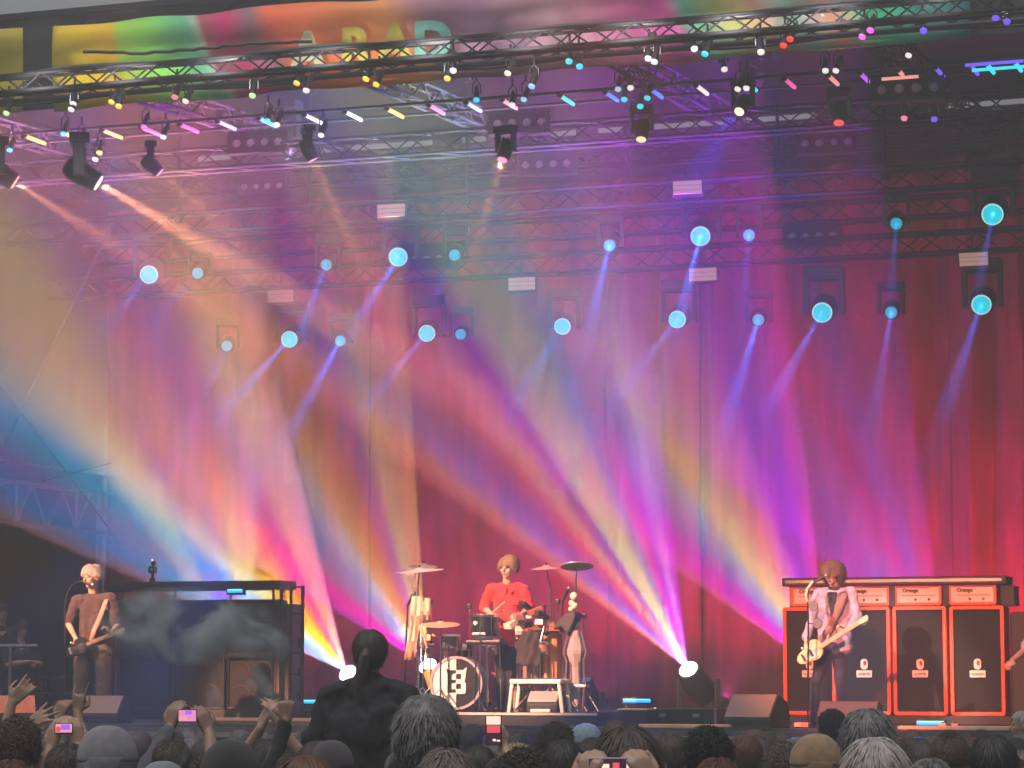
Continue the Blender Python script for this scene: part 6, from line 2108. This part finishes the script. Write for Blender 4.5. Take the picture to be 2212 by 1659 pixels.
fan(2052, 1583, 86, 'cropped dark brown head with visible ear, under the rightmost amplifiers', 'buzz', 'brown', 0, W=.18)
fan(2058, 1637, 80, 'ash head low in front of the cropped brown one', 'messy', 'ash', 3, W=.2)
fan(2143, 1594, 104, 'dark slate head near the right bottom corner', 'mid', 'black', 2, W=.2)
fan(2200, 1600, 40, 'pink-faced head turned back towards the crowd at the right edge', 'thin', 'pale', 7, turn=140)
fan(2206, 1538, 44, 'bald head at the right picture edge beside the amplifier wall', 'thin', 'pale', 1, turn=70)
fan(450, 1600, 60, 'dark brown head behind the black woolly hat, left of its crown', 'mid', 'dark', 0)
fan(600, 1612, 70, 'brown head between black woolly hat and ash brown head', 'short', 'brown', 1)


def blue_cap(rr, hc):
    m = mat('light_blue_cap', (.22, .30, .42), .8, noise=.25, nscale=20, bump=.2)
    mb = MB(); mb.lathe([(.101, -.01), (.1, .03), (.088, .07), (.06, .1), (.02, .115), (.001, .117)], 28, Matrix.Translation((0, -.012, .03)) @ Matrix.Diagonal((.9, 1.08, 1, 1)), cap=False)
    o = mb.build('cap', m, rr, smooth=True); o.location = hc
    MB().bbox((0, .135, .035), (.13, .09, .008), .003).build('peak', m, o)


fan(1262, 1572, 56, 'head in a light blue cap, face turned sideways, under the floor box', 'buzz', 'brown', 3, turn=75, acc=blue_cap)

# ---- raised arms and telephones
PHB = mat('phone_body', (.02, .02, .024), .3)


def phone(p, n, up, w, h, label, mats, case=PHB, grid=None):
    """p centre, n out of the screen, up along its height."""
    z = V(up).normalized(); n = V(n); n = (n - z * n.dot(z)).normalized(); x = n.cross(z) * -1
    M = Matrix((x, -n, z)).transposed()
    rr = root('phone', p, label, 'phone', 'phones held up by the audience', rot=M.to_euler())
    MB().bbox((0, 0, 0), (w, .009, h), .003).build('case', case, rr)
    sc_ = MB().bbox((0, -.0052, 0), (w - .008, .0012, h - .008), .0004).build('screen', mats[0], rr)
    for k, (cx, cz2, sx_, sz_, m_) in enumerate(mats[1]):
        MB().bbox((cx * w, -.0066, cz2 * h), (sx_ * w, .0008, sz_ * h), .0003).build('picture_patch', m_, sc_)
    return rr


s_pink = glow('screen_pink', (1, .42, .55), .75); s_vio = glow('screen_violet', (.35, .15, .9), .9); s_red = glow('screen_red', (1, .12, .15), .7); s_pch = glow('screen_peach', (1, .75, .6), 1.0); s_drk = glow('screen_dark', (.08, .02, .05), .4)
s_rose = glow('screen_rose', (.9, .3, .6), .8)
# person with phone at 138,1573 (two hands), depth about 11 m
d = 12.0
pc = D(138, 1573, d)
phone(pc, TOC, UP, .082, .155 * .3, 'small landscape phone with a pink stage picture, held up at the left', (s_pink, [(.1, .1, .5, .5, s_vio), (-.3, -.1, .25, .5, s_red)]))
ms_ = .00208 * 0 + d / FPX
fan(150, 1612, 62, 'dark head under the two hands holding the small phone at the left', 'short', 'dark', 0, depth=d - .35, arms={
    -1: dict(wrist=D(111, 1618, d + .02), dir=cdir(.18, 1, .05), back=cdir(-.6, 0, -.8), curl=.45, sleeve=.3, bend=(-.5, -.2, -.8)),
    1: dict(wrist=D(168, 1612, d + .02), dir=cdir(-.25, 1, .05), back=cdir(.6, 0, -.8), curl=.55, sleeve=.3, bend=(.5, -.2, -.8))})
# landscape phone at 405,1545
d = 13.0
pc = D(405, 1546, d)
phone(pc, TOC, UP, .150 * .62, .062, 'landscape phone with a bright pink picture, held in two hands before the speaker stack', (s_rose, [(.05, .25, .35, .3, s_vio), (-.2, -.2, .4, .3, s_pink)]))
fan(372, 1600, 58, 'dark head in a grey-blue jacket, both arms up holding a landscape phone', 'short', 'dark', 3, depth=d - .4, jm=CL[3], arms={
    -1: dict(wrist=D(368, 1571, d + .03), dir=cdir(.25, 1, .05), back=cdir(-.5, .1, -.8), curl=.6, sleeve=1, bend=(-.6, -.2, -.6)),
    1: dict(wrist=D(452, 1580, d + .03), dir=cdir(-.5, 1, .05), back=cdir(.6, .1, -.8), curl=.5, sleeve=.3, bend=(.7, -.2, -.6))})
# rock horns and open hands at the left
d = 14.5
fan(60, 1600, 50, 'head behind the curly corner head, one arm thrown up with spread fingers', 'mid', 'dark', 1, depth=d, arms={-1: dict(wrist=D(26, 1516, d + .1), dir=cdir(.7, .75, 0), back=cdir(0, -.2, -1), curls=(.25, .5, .6, .3), curl=.3, sleeve=.2), 1: dict(wrist=D(60, 1566, d + .1), dir=cdir(.9, .55, 0), back=cdir(0, .3, -1), curls=(.1, .15, .2, .1), sleeve=.3, spread=.3)})
d = 15.0
fan(140, 1640, 52, 'low dark head whose arm makes the horned hand sign near the singer', 'short', 'brown', 4, depth=d - .3, tall=1, arms={1: dict(wrist=D(166, 1538, d), dir=cdir(.12, 1, 0), back=cdir(-.2, 0, -1), curls=(.05, 1.5, 1.5, .25), side=1, sleeve=.2, thumb=1.0), -1: dict(wrist=D(126, 1556, d), dir=cdir(.35, 1, 0), back=cdir(-.5, 0, -.8), curls=(.9, .9, .7, .3), sleeve=.2)})
# hands forming a shape, and the fist
d = 14.0
fan(575, 1602, 56, 'dark head with two bare forearms up, fingertips meeting, before the ladder frame', 'mid', 'black', 2, depth=d, arms={-1: dict(wrist=D(563, 1574, d + .1), dir=cdir(.35, 1, 0), back=cdir(-.8, 0, -.5), curl=.3, sleeve=.2), 1: dict(wrist=D(604, 1568, d + .1), dir=cdir(-.4, 1, 0), back=cdir(.8, 0, -.5), curl=.3, sleeve=.2)})
fan(636, 1632, 56, 'low dark head in black with a clenched fist raised beside the ladder frame', 'short', 'dark', 1, depth=d - .6, arms={-1: dict(wrist=D(618, 1556, d - .5), dir=cdir(.05, 1, 0), back=cdir(0, 0, -1), curl=1.55, sleeve=1, thumb=1.2)})
# bright portrait phone at 1066,1573
d = 13.5
pc = D(1066, 1578, d)
phone(pc, TOC, UP, .083, .150, 'portrait phone with a glaring pale and red picture, in front of the drum riser', (s_drk, [(0, .34, .86, .28, s_pch), (0, .05, .8, .25, s_red), (.05, -.32, .2, .08, s_pch), (.3, -.34, .2, .06, s_pch)]))
fan(1086, 1642, 50, 'low dark head holding up the portrait phone with one hand', 'short', 'dark', 1, depth=d - .3, arms={1: dict(wrist=D(1088, 1612, d + .03), dir=cdir(-.25, 1, 0), back=cdir(.75, .1, -.6), curl=.75, sleeve=.3, bend=(.6, -.2, -.7))})
# big dark head with a landscape phone low at the bottom edge
d = 8.6
fan(1352, 1588, 128, 'wide dark head holding a pale landscape phone at the bottom edge', 'mid', 'dark', 1, depth=d, hs=1.12, arms={1: dict(wrist=D(1425, 1690, d + .35), dir=cdir(-.45, 1, 0), back=cdir(.6, .1, -.7), curl=.7, sleeve=1, bend=(.7, -.2, -.5))})
pc = D(1325, 1662, d - .35)
phone(D(1325, 1664, d - .42), TOC, UP, .158, .078, 'large landscape phone with a pale rim and orange picture spots, cut by the bottom edge', (s_drk, [(-.15, .05, .14, .4, s_pch), (.05, .1, .13, .4, s_red), (.3, .08, .1, .4, s_pch)]), case=mat('pale_phone_case', (.5, .46, .5), .4))
bd = d - .42
fan(1300, 1700, 120, 'person below the bottom edge whose fingers hold the large pale phone', 'short', 'dark', 0, depth=bd - .3, arms={1: dict(wrist=D(1400, 1700, bd), dir=cdir(-.35, 1, 0), back=cdir(.5, .1, -.8), curl=.9, sleeve=1, bend=(.6, -.2, -.5)), -1: dict(wrist=D(1265, 1705, bd), dir=cdir(.2, 1, 0), back=cdir(-.5, .1, -.8), curl=.9, sleeve=1, bend=(-.6, -.2, -.5))})

# ---- the tall dark figure in the middle of the crowd
d = 16.0
top = D(800, 1366, d)
to = STAGE_MID - top
rz = math.atan2(to.y, to.x) - math.pi / 2 + R(6)
rr = root('person', (top.x, top.y, 0), 'raised dark person in a puffy black jacket with tied-back hair, towering over the crowd', 'person', rz=rz)
hc = V((0, 0, top.z - .115))
hp, g_, M = head_prims(hc, V((0, 1, 0)), UP, 1.02)
zz = hc.z
sk = list(hp) + [('c', hc + V((0, 0, -.07)), .058, V((0, -.02, zz - .21)), .065), ('c', (0, 0, zz - .3), .12, (0, 0, zz - .75), .12)]
for q in (-1, 1): sk += hand((q * .06, .33, zz - .26), (-q * .2, .2, 1), (q * .8, -.4, 0), .8, 1, q) + [('c', (q * .36, .06, zz - .50), .04, (q * .06, .33, zz - .27), .028)]
for q in (-1, 1): sk += [('c', (q * .1, 0, zz - .8), .09, (q * .1, 0, .52), .045)]
blob('body', sk, SK2, rr, .011, 2)
PUF = mat('puffy_black_nylon', (.010, .012, .018), .8, noise=.3, nscale=12, bump=.2, bscale=14)
pf = [('c', (-.17, -.02, zz - .27), .10, (.17, -.02, zz - .27), .10), ('c', (0, -.02, zz - .16), .075, (0, -.02, zz - .3), .16), ('e', (0, -.01, zz - .45), (.27, .2, .24)), ('c', (-.09, 0, zz - .4), .17, (-.09, 0, zz - .95), .17), ('c', (.09, 0, zz - .4), .17, (.09, 0, zz - .95), .17)]
for q in (-1, 1): pf += [('c', (q * .22, -.01, zz - .29), .10, (q * .33, .02, zz - .54), .088), ('c', (q * .33, .02, zz - .54), .088, (q * .08, .3, zz - .31), .06)]
pf += [('c', (-.10, -.06, zz - .21), .055, (.10, -.06, zz - .21), .055)]
blob('puffy_jacket', pf, PUF, rr, .016, 3, disp=lambda co: .030 * mnoise.noise(V((co.x * 5, co.y * 5, co.z * 9))) + .012 * mnoise.noise(co * 19))
tr = []
for q in (-1, 1): tr += [('c', (0, 0, zz - .85), .14, (q * .1, 0, zz - .95), .11), ('c', (q * .1, 0, zz - .95), .11, (q * .1, 0, .9), .08), ('c', (q * .1, 0, .9), .08, (q * .1, 0, .56), .062)]
blob('trousers', tr, BT, rr, .018, 3)
for q in (-1, 1): blob('shoe', [('c', (q * .1, -.04, .525), .045, (q * .1, .17, .52), .038)], BLACK, rr, .014, 2)
for nm, me in (('scalp_hair', HCAP), ('hair', HM['mid'])):
    o = bpy.data.objects.new(nm, me.copy()); o.data.materials.append(HC['dark']); C.objects.link(o); o.parent = rr; o.location = hc; o.scale = (1.03, 1.03, 1.03)
tail = [hc + V((-.01, -.11, .02)), hc + V((-.02, -.15, -.03)), hc + V((-.035, -.15, -.12)), hc + V((-.05, -.13, -.22)), hc + V((-.06, -.13, -.3))]
MB().path(tail, [.022, .034, .036, .028, .008], 10).build('ponytail', HC['dark'], rr, smooth=True)
rr = root('step_box', (top.x, top.y, 0), 'black road case hidden in the crowd that the raised dark person stands on', 'case', rz=rz)
MB().bbox((0, .05, .235), (.6, .5, .47), .015).build('body', VINYL, rr)

# ---- the rest of the crowd, row behind row, seen as crowns and shoulders
rn = random.Random(31)
hk = ['short', 'mid', 'curly', 'messy', 'buzz', 'short', 'long', 'mid']
hcl = ['dark', 'black', 'brown', 'dark', 'ash', 'black', 'pepper', 'brown', 'auburn', 'grey']
adj = {'dark': 'dark brown', 'black': 'black', 'brown': 'brown', 'ash': 'ash brown', 'pepper': 'salt-and-pepper', 'auburn': 'auburn', 'grey': 'grey'}
kd = {'short': 'short-haired', 'mid': 'smooth', 'curly': 'curly', 'messy': 'tousled', 'buzz': 'cropped', 'long': 'long-haired'}
marks = [(38, 'the curly corner head'), (118, 'the close-cropped grey head'), (235, 'the large grey beanie'), (405, 'the landscape phone before the speaker stack'), (500, 'the black woolly hat'), (621, 'the raised fist'), (718, 'the plum beanie'), (800, 'the raised dark person'),
         (924, 'the big tousled head'), (1066, 'the bright portrait phone'), (1115, 'the bleached curls'), (1203, 'the dark curly head'), (1268, 'the light blue cap'), (1352, 'the wide dark head with a phone'), (1527, 'the big round black head'), (1612, 'the large wedge monitor'),
         (1762, 'the tan beanie'), (1875, 'the tall silver-sheened head'), (2052, 'the cropped brown head'), (2143, 'the dark slate head')]
rows = [(24.5, 27, 1583, 62), (21.0, 24, 1590, 74), (17.5, 20, 1600, 88), (13.5, 14, 1617, 120), (10.5, 11, 1640, 150)]
for ri, (dep, cnt, y0, step) in enumerate(rows):
    for k in range(cnt):
        px = 20 + (2190 / (cnt - 1)) * k + rn.uniform(-18, 18)
        py = y0 + rn.uniform(-7, 12)
        dd = dep + rn.uniform(-.9, .9)
        h, c_ = rn.choice(hk), rn.choice(hcl)
        near = min(marks, key=lambda m_: abs(m_[0] - px))
        rel_ = 'left of' if px < near[0] - 12 else ('right of' if px > near[0] + 12 else 'in line with')
        row_ = ['front row', 'second row', 'middle row', 'near row', 'bottom edge'][ri]
        fan(px, py, 50, '%s %s head %s %s, %s' % (kd[h], adj[c_], rel_, near[1], row_), h, c_, rn.randrange(8), depth=dd, hood=rn.random() < .35, turn=rn.uniform(-18, 18), hs=rn.uniform(.97, 1.04))

# ================================================================ smoke drifting over the crowd


def smoke(name, c, size, dens, label, scale=2.2, seed=0.0, rot=0.0):
    m = bpy.data.materials.new('smoke_' + name); m.use_nodes = True
    nt = m.node_tree; nt.nodes.clear()
    o_ = nt.nodes.new('ShaderNodeOutputMaterial'); v_ = nt.nodes.new('ShaderNodeVolumePrincipled')
    nt.links.new(v_.outputs[0], o_.inputs[1])
    v_.inputs['Color'].default_value = (.80, .92, 1, 1)
    tc = nt.nodes.new('ShaderNodeTexCoord')
    mp = nt.nodes.new('ShaderNodeMapping'); mp.inputs['Location'].default_value = (seed, seed * .7, 0)
    nt.links.new(tc.outputs['Object'], mp.inputs[0])
    n = nt.nodes.new('ShaderNodeTexNoise'); n.inputs['Scale'].default_value = scale; n.inputs['Detail'].default_value = 4; n.inputs['Distortion'].default_value = 1.4
    nt.links.new(mp.outputs[0], n.inputs['Vector'])
    r_ = nt.nodes.new('ShaderNodeMapRange'); r_.inputs[1].default_value = .47; r_.inputs[2].default_value = .72
    nt.links.new(n.outputs['Fac'], r_.inputs[0])
    # thin out towards the edge of the cloud
    dv = nt.nodes.new('ShaderNodeVectorMath'); dv.operation = 'DIVIDE'; dv.inputs[1].default_value = (size[0] / 2, size[1] / 2, size[2] / 2)
    nt.links.new(tc.outputs['Object'], dv.inputs[0])
    ln = nt.nodes.new('ShaderNodeVectorMath'); ln.operation = 'LENGTH'; nt.links.new(dv.outputs[0], ln.inputs[0])
    r2 = nt.nodes.new('ShaderNodeMapRange'); r2.inputs[1].default_value = 1.0; r2.inputs[2].default_value = .35
    nt.links.new(ln.outputs['Value'], r2.inputs[0])
    mu = nt.nodes.new('ShaderNodeMath'); mu.operation = 'MULTIPLY'; nt.links.new(r_.outputs[0], mu.inputs[0]); nt.links.new(r2.outputs[0], mu.inputs[1])
    m2 = nt.nodes.new('ShaderNodeMath'); m2.operation = 'MULTIPLY'; m2.inputs[1].default_value = dens; nt.links.new(mu.outputs[0], m2.inputs[0])
    nt.links.new(m2.outputs[0], v_.inputs['Density'])
    o = MB().sph((0, 0, 0), tuple(s / 2 for s in size), 24, 14).build('smoke_cloud', m)
    o.location = c; o.rotation_euler = (0, R(rot), YAW)
    tag(o, label, 'smoke', None, 'stuff')
    return o


smoke('a', D(400, 1352, 14.5), (1.0, .5, .44), 27.0, 'bluish smoke drifting before the black speaker stack', 3.2, 1.3, 4)
smoke('b', D(555, 1370, 14.5), (.34, .25, .44), 27.0, 'bluish smoke before the right half of the speaker stack', 4.5, 4.1, -40)
smoke('c', D(565, 1495, 14.0), (.15, .13, .38), 18.0, 'thin rising wisp of smoke above the meeting hands', 7, 2.2, -24)
smoke('d', D(466, 1490, 14.0), (.11, .1, .34), 18.0, 'thin wisp of smoke above the landscape phone', 7, 6.2, 6)
smoke('e', D(395, 1610, 12.4), (.12, .1, .24), 18.0, 'small puff of smoke beside the grey-blue jacket', 6, 8.8, 8)

# ================================================================ haze
hm = bpy.data.materials.new('haze')
hm.use_nodes = True
nt = hm.node_tree
nt.nodes.clear()
ho = nt.nodes.new('ShaderNodeOutputMaterial')
hv = nt.nodes.new('ShaderNodeVolumePrincipled')
nt.links.new(hv.outputs[0], ho.inputs[1])
hv.inputs['Density'].default_value = 0.0085
hv.inputs['Color'].default_value = (.92, .92, .95, 1)
hv.inputs['Anisotropy'].default_value = 0.3
o = MB().box((-50, -8, -1.3), (40, 60, 12.2)).build('haze', hm)
tag(o, kind='stuff')

# the denser fog that the stage's own machines have let out behind the band
fm_ = hm.copy()
fm_.name = 'stage_fog'
fm_.node_tree.nodes['Principled Volume'].inputs['Density'].default_value = 0.013
fm_.node_tree.nodes['Principled Volume'].inputs['Color'].default_value = (.95, .97, .93, 1)
o = MB().box((-24.0, 30.7, STG + 0.006), (2.4, 40.0, 10.2)).build('stage_fog', fm_)
tag(o, kind='stuff')
